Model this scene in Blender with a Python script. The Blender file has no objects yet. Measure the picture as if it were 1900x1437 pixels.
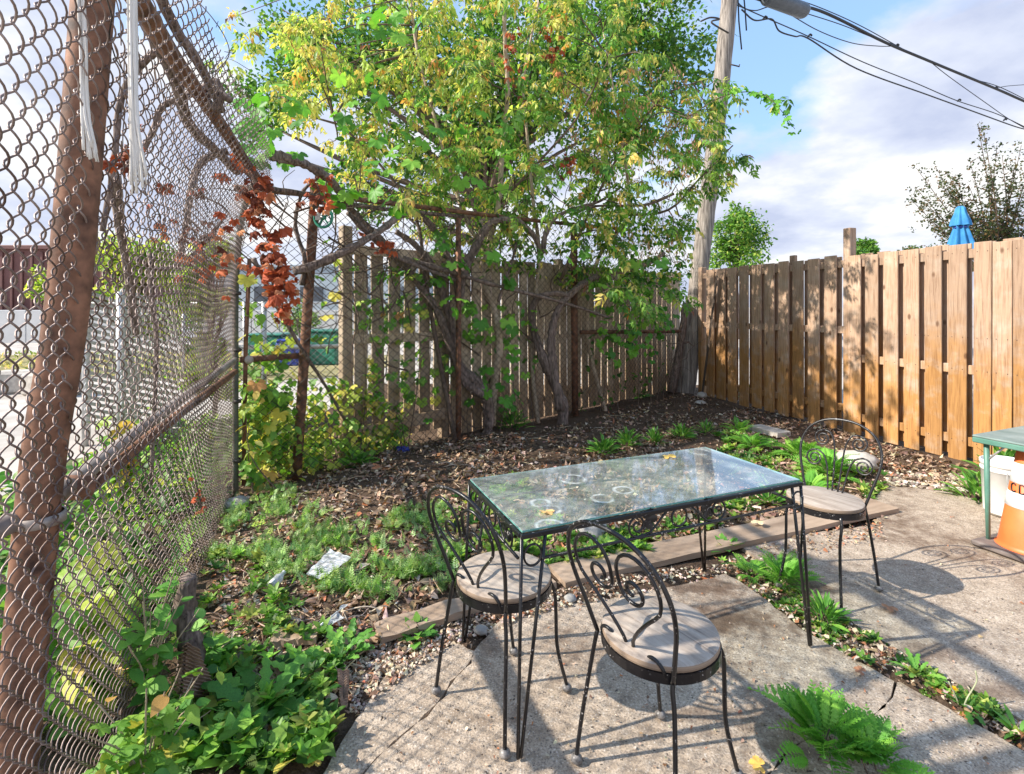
import bpy, math, random
import numpy as np
from mathutils import Vector, Matrix
R = math.radians
rnd = random.Random(7)
rng = np.random.default_rng(11)
scene = bpy.context.scene
C = scene.collection

# ------------------------------------------------------------------ camera
H, F, CX, HY = 1.45, 950.0, 950.0, 569.0          # eye height, focal (photo px), centre column, horizon row
cam_d = bpy.data.cameras.new('camera'); cam = bpy.data.objects.new('camera', cam_d); C.objects.link(cam)
cam.location = (0, 0, H); cam.rotation_euler = (R(90), 0, 0)
cam_d.sensor_width = 36.0; cam_d.lens = 18.0; cam_d.shift_y = -(718.5 - HY) / 1900.0
cam_d.clip_start = 0.02; cam_d.clip_end = 2000
scene.camera = cam
# ------------------------------------------------------------------ world
SUN = Vector((-0.80, -0.16, 0.62)).normalized()
elev = math.asin(SUN.z); az = math.atan2(SUN.x, SUN.y)
w = bpy.data.worlds.new('World'); scene.world = w; w.use_nodes = True
nt = w.node_tree; nt.nodes.clear()
def N(nt, typ, **kw):
    n = nt.nodes.new(typ)
    for k, v in kw.items(): setattr(n, k, v)
    return n
def setin(n, **kw):
    for k, v in kw.items(): n.inputs[k.replace('_', ' ')].default_value = v
out = N(nt, 'ShaderNodeOutputWorld'); bg = N(nt, 'ShaderNodeBackground'); bg.inputs[1].default_value = 0.12
sky = N(nt, 'ShaderNodeTexSky', sky_type='NISHITA', sun_disc=False)
sky.sun_elevation = elev; sky.sun_rotation = az % (2 * math.pi); sky.air_density = 1.0; sky.dust_density = 1.2; sky.ozone_density = 2.0
tc = N(nt, 'ShaderNodeTexCoord'); sep = N(nt, 'ShaderNodeSeparateXYZ'); nt.links.new(tc.outputs['Generated'], sep.inputs[0])
def M2(op, a, b=None, c=None):
    n = N(nt, 'ShaderNodeMath', operation=op)
    for i, x in enumerate((a, b, c)):
        if x is None: continue
        if isinstance(x, (int, float)): n.inputs[i].default_value = x
        else: nt.links.new(x, n.inputs[i])
    return n.outputs[0]
zz = M2('MAXIMUM', sep.outputs[2], 0.0); den = M2('ADD', zz, 0.28)
cb = N(nt, 'ShaderNodeCombineXYZ')
nt.links.new(M2('DIVIDE', sep.outputs[0], den), cb.inputs[0]); nt.links.new(M2('DIVIDE', sep.outputs[1], den), cb.inputs[1])
def noise(vec, scale, detail, rough, off):
    mp = N(nt, 'ShaderNodeMapping'); mp.inputs['Location'].default_value = off
    nt.links.new(vec, mp.inputs[0])
    n = N(nt, 'ShaderNodeTexNoise'); setin(n, Scale=scale, Detail=detail, Roughness=rough)
    nt.links.new(mp.outputs[0], n.inputs['Vector']); return n.outputs['Fac']
def ramp(fac, stops, t=nt):
    r = N(t, 'ShaderNodeValToRGB'); e = r.color_ramp.elements
    while len(e) < len(stops): e.new(0.5)
    for q, (p, c) in zip(e, stops):
        q.position = p; q.color = (c, c, c, 1) if isinstance(c, (int, float)) else (*c, 1)
    t.links.new(fac, r.inputs[0]); return r.outputs[0]
cover = noise(cb.outputs[0], 1.25, 8, 0.52, (8.7, 15.0, 0))
shade = noise(cb.outputs[0], 2.1, 7, 0.55, (8.3, 5.2, 0))
lowf = M2('MULTIPLY', M2('SUBTRACT', 0.46, zz), 0.5)
cov = ramp(M2('ADD', cover, lowf), [(0.46, 0.0), (0.54, 1.0)])
CLD = 4.5
cc = ramp(shade, [(0.36, (0.52, 0.58, 0.76)), (0.50, (0.70, 0.75, 0.88)), (0.62, (0.98, 0.97, 0.96))])
vm = N(nt, 'ShaderNodeVectorMath', operation='SCALE'); nt.links.new(cc, vm.inputs[0]); vm.inputs['Scale'].default_value = CLD
sk = N(nt, 'ShaderNodeVectorMath', operation='SCALE'); nt.links.new(sky.outputs[0], sk.inputs[0]); sk.inputs['Scale'].default_value = 1.0
veil = N(nt, 'ShaderNodeMix', data_type='RGBA'); veil.inputs[0].default_value = 0.5
nt.links.new(sk.outputs[0], veil.inputs[6]); veil.inputs[7].default_value = (2.0, 3.3, 5.4, 1)
mx = N(nt, 'ShaderNodeMix', data_type='RGBA'); nt.links.new(cov, mx.inputs[0])
nt.links.new(veil.outputs[2], mx.inputs[6]); nt.links.new(vm.outputs[0], mx.inputs[7])
nt.links.new(mx.outputs[2], bg.inputs[0]); nt.links.new(bg.outputs[0], out.inputs[0])
# ------------------------------------------------------------------ sun, view
sd = bpy.data.lights.new('sun', 'SUN'); sd.energy = 3.6; sd.angle = R(0.6); sd.color = (1.0, 0.93, 0.82)
so = bpy.data.objects.new('sun', sd); C.objects.link(so); so.rotation_euler = SUN.to_track_quat('Z', 'Y').to_euler()
scene.view_settings.view_transform = 'Standard'; scene.view_settings.look = 'None'
scene.view_settings.exposure = 1.14; scene.view_settings.gamma = 1; scene.view_settings.use_curve_mapping = False
scene.render.engine = 'CYCLES'
scene.cycles.max_bounces = 8; scene.cycles.transparent_max_bounces = 16

# ================================================================== helpers
def P(px, py, Y): return np.array([(px - CX) / F * Y, Y, H - (py - HY) / F * Y])
def G(px, py, z=0.0):
    Y = F * (H - z) / (py - HY); return np.array([(px - CX) / F * Y, Y, z])

# ---- materials
MATS = {}
def mat(name):
    m = bpy.data.materials.new(name); m.use_nodes = True; t = m.node_tree; t.nodes.clear()
    o = N(t, 'ShaderNodeOutputMaterial'); b = N(t, 'ShaderNodeBsdfPrincipled'); t.links.new(b.outputs[0], o.inputs[0])
    MATS[name] = m; return m, t, b, o
def tnoise(t, scale, detail=5, rough=0.55, stretch=None, coord='Object', dist=0.0, off=(0, 0, 0)):
    c = N(t, 'ShaderNodeTexCoord'); mp = N(t, 'ShaderNodeMapping'); t.links.new(c.outputs[coord], mp.inputs[0])
    if stretch: mp.inputs['Scale'].default_value = stretch
    mp.inputs['Location'].default_value = off
    n = N(t, 'ShaderNodeTexNoise'); setin(n, Scale=scale, Detail=detail, Roughness=rough, Distortion=dist)
    t.links.new(mp.outputs[0], n.inputs['Vector']); return n.outputs['Fac']
def mix(t, fac, a, b, mode='MIX'):
    n = N(t, 'ShaderNodeMix', data_type='RGBA', blend_type=mode)
    if isinstance(fac, (int, float)): n.inputs[0].default_value = fac
    else: t.links.new(fac, n.inputs[0])
    for i, x in ((6, a), (7, b)):
        if isinstance(x, tuple): n.inputs[i].default_value = (*x, 1)
        else: t.links.new(x, n.inputs[i])
    return n.outputs[2]
def bump(t, b, h, dist=0.005, strength=0.6):
    n = N(t, 'ShaderNodeBump'); setin(n, Distance=dist, Strength=strength); t.links.new(h, n.inputs['Height']); t.links.new(n.outputs[0], b.inputs['Normal'])
def tmath(t, op, a, b=None):
    n = N(t, 'ShaderNodeMath', operation=op)
    for i, x in enumerate((a, b)):
        if x is None: continue
        if isinstance(x, (int, float)): n.inputs[i].default_value = x
        else: t.links.new(x, n.inputs[i])
    return n.outputs[0]
def simple(name, c1, c2, scale=8, rough=0.7, metal=0.0, bd=0.002, stretch=None, coord='Object', detail=6, spec=None, bs=0.6):
    m, t, b, o = mat(name); n = tnoise(t, scale, detail, 0.6, stretch, coord)
    t.links.new(ramp(n, [(0.3, c1), (0.7, c2)], t), b.inputs['Base Color']); b.inputs['Roughness'].default_value = rough
    b.inputs['Metallic'].default_value = metal
    if spec is not None: b.inputs['Specular IOR Level'].default_value = spec
    if bd: bump(t, b, n, bd, bs)
    return m
def leafmat(name, trans=0.35, objrand=None, rough=0.45):
    """colour comes from the mesh attribute Col (one tint per leaf), or from object random for shared leaves"""
    m, t, b, o = mat(name)
    a = N(t, 'ShaderNodeAttribute', attribute_name='Col')
    col = a.outputs['Color']
    if objrand:
        oi = N(t, 'ShaderNodeObjectInfo'); col = ramp(oi.outputs['Random'], objrand, t)
    n = tnoise(t, 40, 4, 0.6); col = mix(t, 1.0, col, ramp(n, [(0.3, 1.0), (0.7, 1.6)], t), 'MULTIPLY')
    t.links.new(col, b.inputs['Base Color']); b.inputs['Roughness'].default_value = rough; b.inputs['Specular IOR Level'].default_value = 0.35
    bump(t, b, n, 0.002, 0.5)
    tr = N(t, 'ShaderNodeBsdfTranslucent'); t.links.new(mix(t, 1.0, col, (1.25, 1.3, 0.75), 'MULTIPLY'), tr.inputs[0])
    ms = N(t, 'ShaderNodeMixShader'); ms.inputs[0].default_value = trans
    t.links.new(b.outputs[0], ms.inputs[1]); t.links.new(tr.outputs[0], ms.inputs[2]); t.links.new(ms.outputs[0], o.inputs[0]); return m
leaf_m = leafmat('leaf', 0.48)
dry_m = leafmat('dry_leaf', 0.15, rough=0.8)
weed_m = leafmat('weed_leaf', 0.3, objrand=[(0.0, (0.045, 0.14, 0.025)), (0.35, (0.085, 0.23, 0.035)), (0.7, (0.14, 0.33, 0.05)), (1.0, (0.24, 0.42, 0.07))])
yweed_m = leafmat('yellowing_leaf', 0.35, objrand=[(0.0, (0.09, 0.22, 0.03)), (0.45, (0.18, 0.34, 0.05)), (0.75, (0.36, 0.44, 0.07)), (0.93, (0.6, 0.5, 0.1)), (1.0, (0.5, 0.24, 0.09))])
grape_m = leafmat('grape_leaf_green', 0.42, objrand=[(0.0, (0.05, 0.16, 0.02)), (0.5, (0.11, 0.30, 0.035)), (1.0, (0.24, 0.46, 0.06))])
fern_m = leafmat('fern_leaf', 0.3, objrand=[(0.0, (0.08, 0.24, 0.03)), (0.6, (0.15, 0.37, 0.05)), (1.0, (0.30, 0.52, 0.08))])
red_m = leafmat('dead_red_leaf', 0.2, objrand=[(0.0, (0.10, 0.035, 0.02)), (0.4, (0.30, 0.06, 0.025)), (0.75, (0.46, 0.11, 0.04)), (1.0, (0.55, 0.26, 0.13))], rough=0.75)

def concrete_mat():
    m, t, b, o = mat('concrete'); 
    big = tnoise(t, 1.3, 6, 0.6); mid = tnoise(t, 14, 8, 0.7); fine = tnoise(t, 130, 3, 0.7); pit = tnoise(t, 60, 3, 0.5, off=(3, 1, 0))
    col = ramp(mid, [(0.3, (0.27, 0.205, 0.15)), (0.5, (0.46, 0.365, 0.275)), (0.7, (0.62, 0.51, 0.40))], t)
    col = mix(t, ramp(fine, [(0.35, 1.0), (0.5, 0.0)], t), col, (0.22, 0.18, 0.15))
    col = mix(t, ramp(fine, [(0.60, 0.0), (0.68, 0.8)], t), col, (0.80, 0.75, 0.68))
    st = tmath(t, 'MULTIPLY', ramp(big, [(0.50, 0.0), (0.62, 1.0)], t), ramp(mid, [(0.35, 1.0), (0.6, 0.35)], t))
    col = mix(t, st, col, (0.17, 0.115, 0.08))
    col = mix(t, ramp(pit, [(0.66, 0.0), (0.70, 1.0)], t), col, (0.10, 0.08, 0.065))
    # old soil stains left on the slabs
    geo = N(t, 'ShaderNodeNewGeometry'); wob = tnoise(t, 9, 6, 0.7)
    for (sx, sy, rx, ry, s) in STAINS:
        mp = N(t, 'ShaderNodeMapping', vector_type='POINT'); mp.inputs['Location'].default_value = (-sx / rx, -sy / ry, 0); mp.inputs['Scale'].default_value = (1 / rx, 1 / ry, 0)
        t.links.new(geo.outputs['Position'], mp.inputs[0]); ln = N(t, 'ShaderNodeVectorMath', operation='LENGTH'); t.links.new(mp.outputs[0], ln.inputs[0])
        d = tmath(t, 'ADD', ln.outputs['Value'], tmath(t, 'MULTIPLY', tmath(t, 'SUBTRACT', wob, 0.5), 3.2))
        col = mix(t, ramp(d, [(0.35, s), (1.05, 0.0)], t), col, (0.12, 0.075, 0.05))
    t.links.new(col, b.inputs['Base Color']); b.inputs['Roughness'].default_value = 0.92; b.inputs['Specular IOR Level'].default_value = 0.2
    h = tmath(t, 'ADD', tmath(t, 'MULTIPLY', mid, 1.0), tmath(t, 'MULTIPLY', fine, 0.35))
    bump(t, b, h, 0.012, 0.75); return m
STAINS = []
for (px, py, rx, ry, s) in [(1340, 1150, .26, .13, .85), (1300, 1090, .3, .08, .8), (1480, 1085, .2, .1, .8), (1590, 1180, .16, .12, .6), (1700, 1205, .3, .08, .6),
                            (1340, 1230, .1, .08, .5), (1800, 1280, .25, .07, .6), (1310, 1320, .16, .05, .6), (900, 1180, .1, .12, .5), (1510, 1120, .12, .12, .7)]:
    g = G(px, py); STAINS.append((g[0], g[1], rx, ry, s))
concrete_m = concrete_mat()
def soil_mat():
    m, t, b, o = mat('soil')
    a = tnoise(t, 3.5, 8, 0.7); f = tnoise(t, 55, 6, 0.75)
    col = ramp(f, [(0.3, (0.035, 0.022, 0.015)), (0.5, (0.10, 0.065, 0.043)), (0.66, (0.22, 0.155, 0.11)), (0.74, (0.42, 0.34, 0.27))], t)
    col = mix(t, ramp(a, [(0.42, 0.0), (0.62, 0.6)], t), col, (0.20, 0.14, 0.10))
    t.links.new(col, b.inputs['Base Color']); b.inputs['Roughness'].default_value = 1.0; b.inputs['Specular IOR Level'].default_value = 0.1
    bump(t, b, f, 0.03, 0.9); return m
soil_m = soil_mat()
lane_m = simple('gravel_lane', (0.34, 0.30, 0.26), (0.56, 0.52, 0.47), 1.5, 0.95, bd=0.02, detail=10)
drygrass_m = simple('dry_grass_ground', (0.16, 0.15, 0.05), (0.42, 0.35, 0.17), 3.0, 1.0, bd=0.03, detail=10)
def cedar_mat(name, low, high, zsplit, grey):
    m, t, b, o = mat(name)
    oi = N(t, 'ShaderNodeObjectInfo'); geo = N(t, 'ShaderNodeNewGeometry'); sp = N(t, 'ShaderNodeSeparateXYZ'); t.links.new(geo.outputs['Position'], sp.inputs[0])
    tc = N(t, 'ShaderNodeTexCoord'); ad = N(t, 'ShaderNodeVectorMath', operation='ADD'); t.links.new(tc.outputs['Object'], ad.inputs[0])
    cbx = N(t, 'ShaderNodeCombineXYZ'); t.links.new(tmath(t, 'MULTIPLY', oi.outputs['Random'], 37.0), cbx.inputs[0]); t.links.new(tmath(t, 'MULTIPLY', oi.outputs['Random'], 91.0), cbx.inputs[2])
    t.links.new(cbx.outputs[0], ad.inputs[1])
    mp = N(t, 'ShaderNodeMapping'); mp.inputs['Scale'].default_value = (1, 1, 0.06); t.links.new(ad.outputs[0], mp.inputs[0])
    g = N(t, 'ShaderNodeTexNoise'); setin(g, Scale=70, Detail=5, Roughness=0.6, Distortion=0.6); t.links.new(mp.outputs[0], g.inputs['Vector'])
    bl = N(t, 'ShaderNodeTexNoise'); setin(bl, Scale=5, Detail=5, Roughness=0.6); t.links.new(ad.outputs[0], bl.inputs['Vector'])
    kn = N(t, 'ShaderNodeTexVoronoi'); mk = N(t, 'ShaderNodeMapping'); mk.inputs['Scale'].default_value = (5.5, 0, 3.0); t.links.new(ad.outputs[0], mk.inputs[0]); t.links.new(mk.outputs[0], kn.inputs['Vector']); kn.inputs['Scale'].default_value = 1.0
    hz = tmath(t, 'ADD', sp.outputs[2], tmath(t, 'ADD', tmath(t, 'MULTIPLY', tmath(t, 'SUBTRACT', bl.outputs['Fac'], 0.5), 1.1), tmath(t, 'MULTIPLY', tmath(t, 'SUBTRACT', oi.outputs['Random'], 0.5), 0.5)))
    col = mix(t, ramp(tmath(t, 'MULTIPLY', hz, 0.4), [(zsplit * 0.4 - .12, 0.0), (zsplit * 0.4 + .12, 1.0)], t), low, high)
    col = mix(t, ramp(bl.outputs['Fac'], [(0.5, 0.0), (0.72, grey)], t), col, (0.52, 0.45, 0.38))
    col = mix(t, 1.0, col, ramp(g.outputs['Fac'], [(0.3, (0.66, 0.6, 0.55)), (0.52, (1.0, 1.0, 1.0)), (0.7, (1.16, 1.14, 1.1))], t), 'MULTIPLY')
    col = mix(t, 1.0, col, ramp(oi.outputs['Random'], [(0.0, (0.78, 0.76, 0.74)), (1.0, (1.15, 1.12, 1.08))], t), 'MULTIPLY')
    col = mix(t, ramp(kn.outputs['Distance'], [(0.06, 0.8), (0.12, 0.0)], t), col, (0.11, 0.05, 0.025))
    t.links.new(col, b.inputs['Base Color']); b.inputs['Roughness'].default_value = 0.75; b.inputs['Specular IOR Level'].default_value = 0.25
    bump(t, b, g.outputs['Fac'], 0.003, 0.6); return m
cedar_m = cedar_mat('cedar_board', (0.45, 0.24, 0.09), (0.43, 0.30, 0.215), 0.95, 0.5)
oldwood_m = cedar_mat('old_fence_board', (0.36, 0.26, 0.17), (0.50, 0.41, 0.31), 0.6, 0.4)
greywood_m = simple('weathered_timber', (0.20, 0.135, 0.09), (0.48, 0.355, 0.255), 12, 0.85, bd=0.006, stretch=(0.15, 1, 1), detail=9)
polewood_m = simple('pole_wood', (0.055, 0.043, 0.036), (0.44, 0.385, 0.335), 34, 0.9, bd=0.012, stretch=(1, 1, 0.06), detail=9, bs=0.9)
bark_m = simple('vine_bark', (0.03, 0.019, 0.015), (0.32, 0.24, 0.20), 60, 0.9, bd=0.006, stretch=(1, 1, 0.18), detail=6, bs=0.9)
stem_m = simple('smooth_bark', (0.30, 0.22, 0.15), (0.56, 0.45, 0.33), 25, 0.8, bd=0.003, stretch=(1, 1, 0.4))
twig_m = simple('twig_bark', (0.06, 0.04, 0.03), (0.2, 0.14, 0.1), 30, 0.9, bd=0)
rust_m = simple('rusty_pipe', (0.04, 0.018, 0.011), (0.34, 0.165, 0.095), 15, 0.75, 0.15, bd=0.003, detail=10)
rustwire_m = simple('rusty_wire', (0.075, 0.038, 0.027), (0.36, 0.285, 0.255), 6, 0.5, 0.45, bd=0.001, coord='Object')
wire_m = simple('dark_wire', (0.03, 0.026, 0.024), (0.10, 0.085, 0.075), 15, 0.6, 0.4, bd=0)
galv_m = simple('galvanised_pipe', (0.34, 0.34, 0.34), (0.6, 0.6, 0.6), 9, 0.45, 0.5, bd=0.001)
def iron_mat():
    m, t, b, o = mat('black_iron'); n = tnoise(t, 120, 3, 0.5); n2 = tnoise(t, 9, 3, 0.5, off=(5, 2, 1))
    k = tmath(t, 'MULTIPLY', ramp(n, [(0.65, 0.0), (0.67, 1.0)], t), ramp(n2, [(0.45, 0.0), (0.6, 1.0)], t))
    t.links.new(mix(t, k, (0.012, 0.011, 0.012), (0.62, 0.58, 0.55)), b.inputs['Base Color']); b.inputs['Roughness'].default_value = 0.32
    return m
iron_m = iron_mat()
foot_m = simple('worn_foot', (0.02, 0.018, 0.016), (0.35, 0.32, 0.3), 50, 0.4, bd=0.001)
def ply_mat():
    m, t, b, o = mat('plywood_seat'); n = tnoise(t, 22, 6, 0.65, stretch=(0.14, 1, 1), dist=1.4); big = tnoise(t, 7, 5, 0.6)
    col = ramp(n, [(0.3, (0.16, 0.12, 0.095)), (0.46, (0.38, 0.31, 0.25)), (0.7, (0.52, 0.45, 0.38))], t)
    col = mix(t, ramp(big, [(0.5, 0.0), (0.7, 0.5)], t), col, (0.33, 0.26, 0.21))
    t.links.new(col, b.inputs['Base Color']); b.inputs['Roughness'].default_value = 0.8; bump(t, b, n, 0.003, 0.6); return m
ply_m = ply_mat()
ply_edge_m = simple('plywood_edge', (0.10, 0.065, 0.045), (0.42, 0.31, 0.22), 4, 0.85, bd=0.002, stretch=(0.2, 0.2, 30))
def glass_mat():
    m, t, b, o = mat('dusty_glass'); 
    n = tnoise(t, 4.5, 8, 0.65); f = tnoise(t, 90, 4, 0.6)
    dust = tmath(t, 'ADD', tmath(t, 'MULTIPLY', ramp(n, [(0.33, 0.13), (0.7, 0.42)], t), 1.0), tmath(t, 'MULTIPLY', ramp(f, [(0.6, 0.0), (0.72, 0.18)], t), 1.0))
    # dried water rings left by pots
    tc = N(t, 'ShaderNodeTexCoord')
    for (x, y, r) in RINGS:
        mp = N(t, 'ShaderNodeMapping'); mp.inputs['Location'].default_value = (-x, -y, 0); mp.inputs['Scale'].default_value = (1, 1, 0); t.links.new(tc.outputs['Object'], mp.inputs[0])
        ln = N(t, 'ShaderNodeVectorMath', operation='LENGTH'); t.links.new(mp.outputs[0], ln.inputs[0])
        d = tmath(t, 'ABSOLUTE', tmath(t, 'SUBTRACT', tmath(t, 'ADD', ln.outputs['Value'], tmath(t, 'MULTIPLY', tmath(t, 'SUBTRACT', n, 0.5), 0.02)), r))
        dust = tmath(t, 'ADD', dust, tmath(t, 'MULTIPLY', ramp(tmath(t, 'MULTIPLY', d, 48), [(0.0, 0.65), (0.5, 0.0)], t), ramp(tnoise(t, 18, 4, 0.6), [(0.35, 0.1), (0.6, 1.0)], t)))
    ge = N(t, 'ShaderNodeNewGeometry'); sz_ = N(t, 'ShaderNodeSeparateXYZ'); t.links.new(ge.outputs['True Normal'], sz_.inputs[0])
    tco = N(t, 'ShaderNodeTexCoord'); so_ = N(t, 'ShaderNodeSeparateXYZ'); t.links.new(tco.outputs['Object'], so_.inputs[0])
    upface = tmath(t, 'MULTIPLY', tmath(t, 'GREATER_THAN', so_.outputs[2], 0.7305), tmath(t, 'SUBTRACT', 1.0, ge.outputs['Backfacing']))
    dust = tmath(t, 'MULTIPLY', tmath(t, 'MINIMUM', dust, 0.85), upface)   # dirt lies on the upper face only
    df = N(t, 'ShaderNodeBsdfDiffuse'); df.inputs[0].default_value = (0.78, 0.83, 0.79, 1)
    tr = N(t, 'ShaderNodeBsdfTransparent'); tr.inputs[0].default_value = (0.95, 0.985, 0.97, 1)
    gl = N(t, 'ShaderNodeBsdfGlossy'); gl.inputs['Roughness'].default_value = 0.05; gl.inputs[0].default_value = (0.95, 1, 0.98, 1)
    fr = N(t, 'ShaderNodeFresnel'); fr.inputs[0].default_value = 1.55
    s1 = N(t, 'ShaderNodeMixShader'); t.links.new(dust, s1.inputs[0]); t.links.new(tr.outputs[0], s1.inputs[1]); t.links.new(df.outputs[0], s1.inputs[2])
    s2 = N(t, 'ShaderNodeMixShader'); t.links.new(tmath(t, 'MULTIPLY', tmath(t, 'MINIMUM', tmath(t, 'MULTIPLY', fr.outputs[0], 1.7), 1.0), upface), s2.inputs[0]); t.links.new(s1.outputs[0], s2.inputs[1]); t.links.new(gl.outputs[0], s2.inputs[2])
    t.links.new(s2.outputs[0], o.inputs[0]); return m
RINGS = []
for px, py, rr_ in ((1003, 933, .036), (1022, 945, .034), (1062, 889, .05), (1118, 925, .038), (1156, 909, .036), (1296, 838, .05), (1020, 975, .045)):
    q = P(px, py, F * (H - .735) / (py - HY)); dx, dy = q[0] - .031, q[1] - 1.633; RINGS.append((dx * .9224 + dy * .3862, -dx * .3862 + dy * .9224, rr_))
glass_m = glass_mat()
glass_edge_m = simple('glass_edge', (0.10, 0.30, 0.26), (0.2, 0.45, 0.4), 10, 0.15, bd=0)
green_metal_m = simple('green_painted_metal', (0.075, 0.19, 0.145), (0.13, 0.27, 0.21), 8, 0.45, bd=0.001)
green_top_m = simple('worn_green_vinyl', (0.13, 0.19, 0.17), (0.32, 0.37, 0.34), 5, 0.5, bd=0.002, detail=9)
white_plastic_m = simple('white_plastic', (0.62, 0.62, 0.6), (0.82, 0.82, 0.8), 5, 0.4, bd=0)
orange_m = simple('orange_plastic', (0.72, 0.13, 0.03), (0.9, 0.21, 0.06), 4, 0.5, bd=0.001)
refl_m = simple('white_cone_sleeve', (0.6, 0.6, 0.6), (0.8, 0.8, 0.8), 10, 0.4, bd=0)
rubber_m = simple('dusty_rubber', (0.07, 0.055, 0.05), (0.22, 0.18, 0.16), 10, 0.9, bd=0.004)
black_m = simple('black_letter', (0.01, 0.01, 0.01), (0.02, 0.02, 0.02), 5, 0.5, bd=0)
cable_m = simple('black_cable', (0.008, 0.008, 0.01), (0.02, 0.02, 0.022), 5, 0.5, bd=0)
closure_m = simple('grey_cable_case', (0.06, 0.07, 0.085), (0.10, 0.115, 0.135), 10, 0.4, bd=0.001)
canvas_m = simple('blue_canvas', (0.015, 0.15, 0.38), (0.05, 0.27, 0.52), 5, 0.8, bd=0.003)
stone_m = simple('pale_stone', (0.36, 0.32, 0.28), (0.62, 0.57, 0.5), 12, 0.9, bd=0.006)
gstone_m = simple('grey_stone', (0.2, 0.19, 0.18), (0.45, 0.43, 0.4), 12, 0.9, bd=0.006)
maroon_m = simple('maroon_sheet_metal', (0.12, 0.045, 0.04), (0.19, 0.08, 0.07), 1.5, 0.6, bd=0)
pale_wall_m = simple('pale_blockwork', (0.42, 0.43, 0.44), (0.6, 0.6, 0.6), 0.9, 0.9, bd=0.01)
greyblue_m = simple('grey_cladding', (0.3, 0.36, 0.4), (0.42, 0.48, 0.52), 0.8, 0.7, bd=0)
bin_m = simple('green_bin_plastic', (0.012, 0.14, 0.09), (0.025, 0.21, 0.14), 3, 0.4, bd=0)
blue_m = simple('blue_plastic', (0.02, 0.035, 0.28), (0.05, 0.09, 0.45), 9, 0.35, bd=0.002)
pulley_m = simple('green_pulley_plastic', (0.02, 0.20, 0.13), (0.05, 0.32, 0.21), 10, 0.4, bd=0)
fabric_m = simple('frayed_white_cloth', (0.55, 0.52, 0.47), (0.82, 0.8, 0.76), 60, 0.95, bd=0.002, stretch=(1, 1, 0.1))
board_m = simple('corrugated_brown', (0.19, 0.115, 0.075), (0.42, 0.29, 0.21), 14, 0.9, bd=0.003)
def film_mat():
    m, t, b, o = mat('clear_plastic'); n = tnoise(t, 30, 5, 0.6)
    t.links.new(ramp(n, [(0.35, (0.35, 0.37, 0.38)), (0.65, (0.85, 0.87, 0.88))], t), b.inputs['Base Color']); b.inputs['Roughness'].default_value = 0.12
    tr = N(t, 'ShaderNodeBsdfTransparent'); ms = N(t, 'ShaderNodeMixShader'); t.links.new(ramp(n, [(0.3, 0.6), (0.7, 0.95)], t), ms.inputs[0])
    t.links.new(tr.outputs[0], ms.inputs[1]); t.links.new(b.outputs[0], ms.inputs[2]); t.links.new(ms.outputs[0], o.inputs[0]); bump(t, b, n, 0.004, 0.8); return m
film_m = film_mat()

# ---- mesh building
class MB:
    def __init__(s): s.v = []; s.f = []; s.m = []; s.n = 0; s.c = []; s.usec = False
    def add(s, V, Fc, mi=0, col=None):
        V = np.asarray(V, float); s.v.append(V); Fc = np.asarray(Fc, int)
        s.f.append(Fc + s.n); s.m.append(np.full(len(Fc), mi)); s.n += len(V)
        if col is not None:
            s.usec = True; col = np.asarray(col, float)
            if col.ndim == 1: col = np.tile(col, (len(V), 1))
            s.c.append(col)
        else: s.c.append(np.ones((len(V), 3)) * 0.5)
        return s
    def mesh(s, name, mats, smooth=True):
        me = bpy.data.meshes.new(name); V = np.concatenate(s.v)
        me.vertices.add(len(V)); me.vertices.foreach_set('co', V.ravel())
        cnt = np.concatenate([np.full(len(f), f.shape[1]) for f in s.f]); li = np.concatenate([f.ravel() for f in s.f])
        me.loops.add(len(li)); me.loops.foreach_set('vertex_index', li.astype(np.int32))
        st = np.zeros(len(cnt), np.int32); st[1:] = np.cumsum(cnt)[:-1]
        me.polygons.add(len(cnt)); me.polygons.foreach_set('loop_start', st); me.polygons.foreach_set('loop_total', cnt.astype(np.int32))
        me.polygons.foreach_set('material_index', np.concatenate(s.m).astype(np.int32))
        me.polygons.foreach_set('use_smooth', np.full(len(cnt), bool(smooth)))
        for m in (mats if isinstance(mats, (list, tuple)) else [mats]): me.materials.append(m)
        if s.usec:
            a = me.color_attributes.new('Col', 'FLOAT_COLOR', 'POINT'); Cc = np.concatenate(s.c)
            a.data.foreach_set('color', np.hstack([Cc, np.ones((len(Cc), 1))]).astype(np.float32).ravel())
        me.update(); me.validate(); return me
def link(name, me, parent=None, loc=None, rot=None, scale=None):
    o = bpy.data.objects.new(name, me); C.objects.link(o)
    if parent is not None: o.parent = parent
    if loc is not None: o.location = loc
    if rot is not None: o.rotation_euler = rot
    if scale is not None: o.scale = scale if isinstance(scale, (tuple, list)) else (scale,) * 3
    return o
def obj(name, mb, mats, parent=None, smooth=True, **k): return link(name, mb.mesh(name, mats, smooth), parent, **k)
def tag(o, label=None, cat=None, group=None, kind=None):
    if label: o['label'] = label
    if cat: o['category'] = cat
    if group: o['group'] = group
    if kind: o['kind'] = kind
    return o
def thing(name, label, cat, loc=(0, 0, 0), rz=0.0, group=None):
    o = bpy.data.objects.new(name, None); o.empty_display_size = 0.1; C.objects.link(o); o.location = loc; o.rotation_euler = (0, 0, rz)
    return tag(o, label, cat, group)
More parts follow.
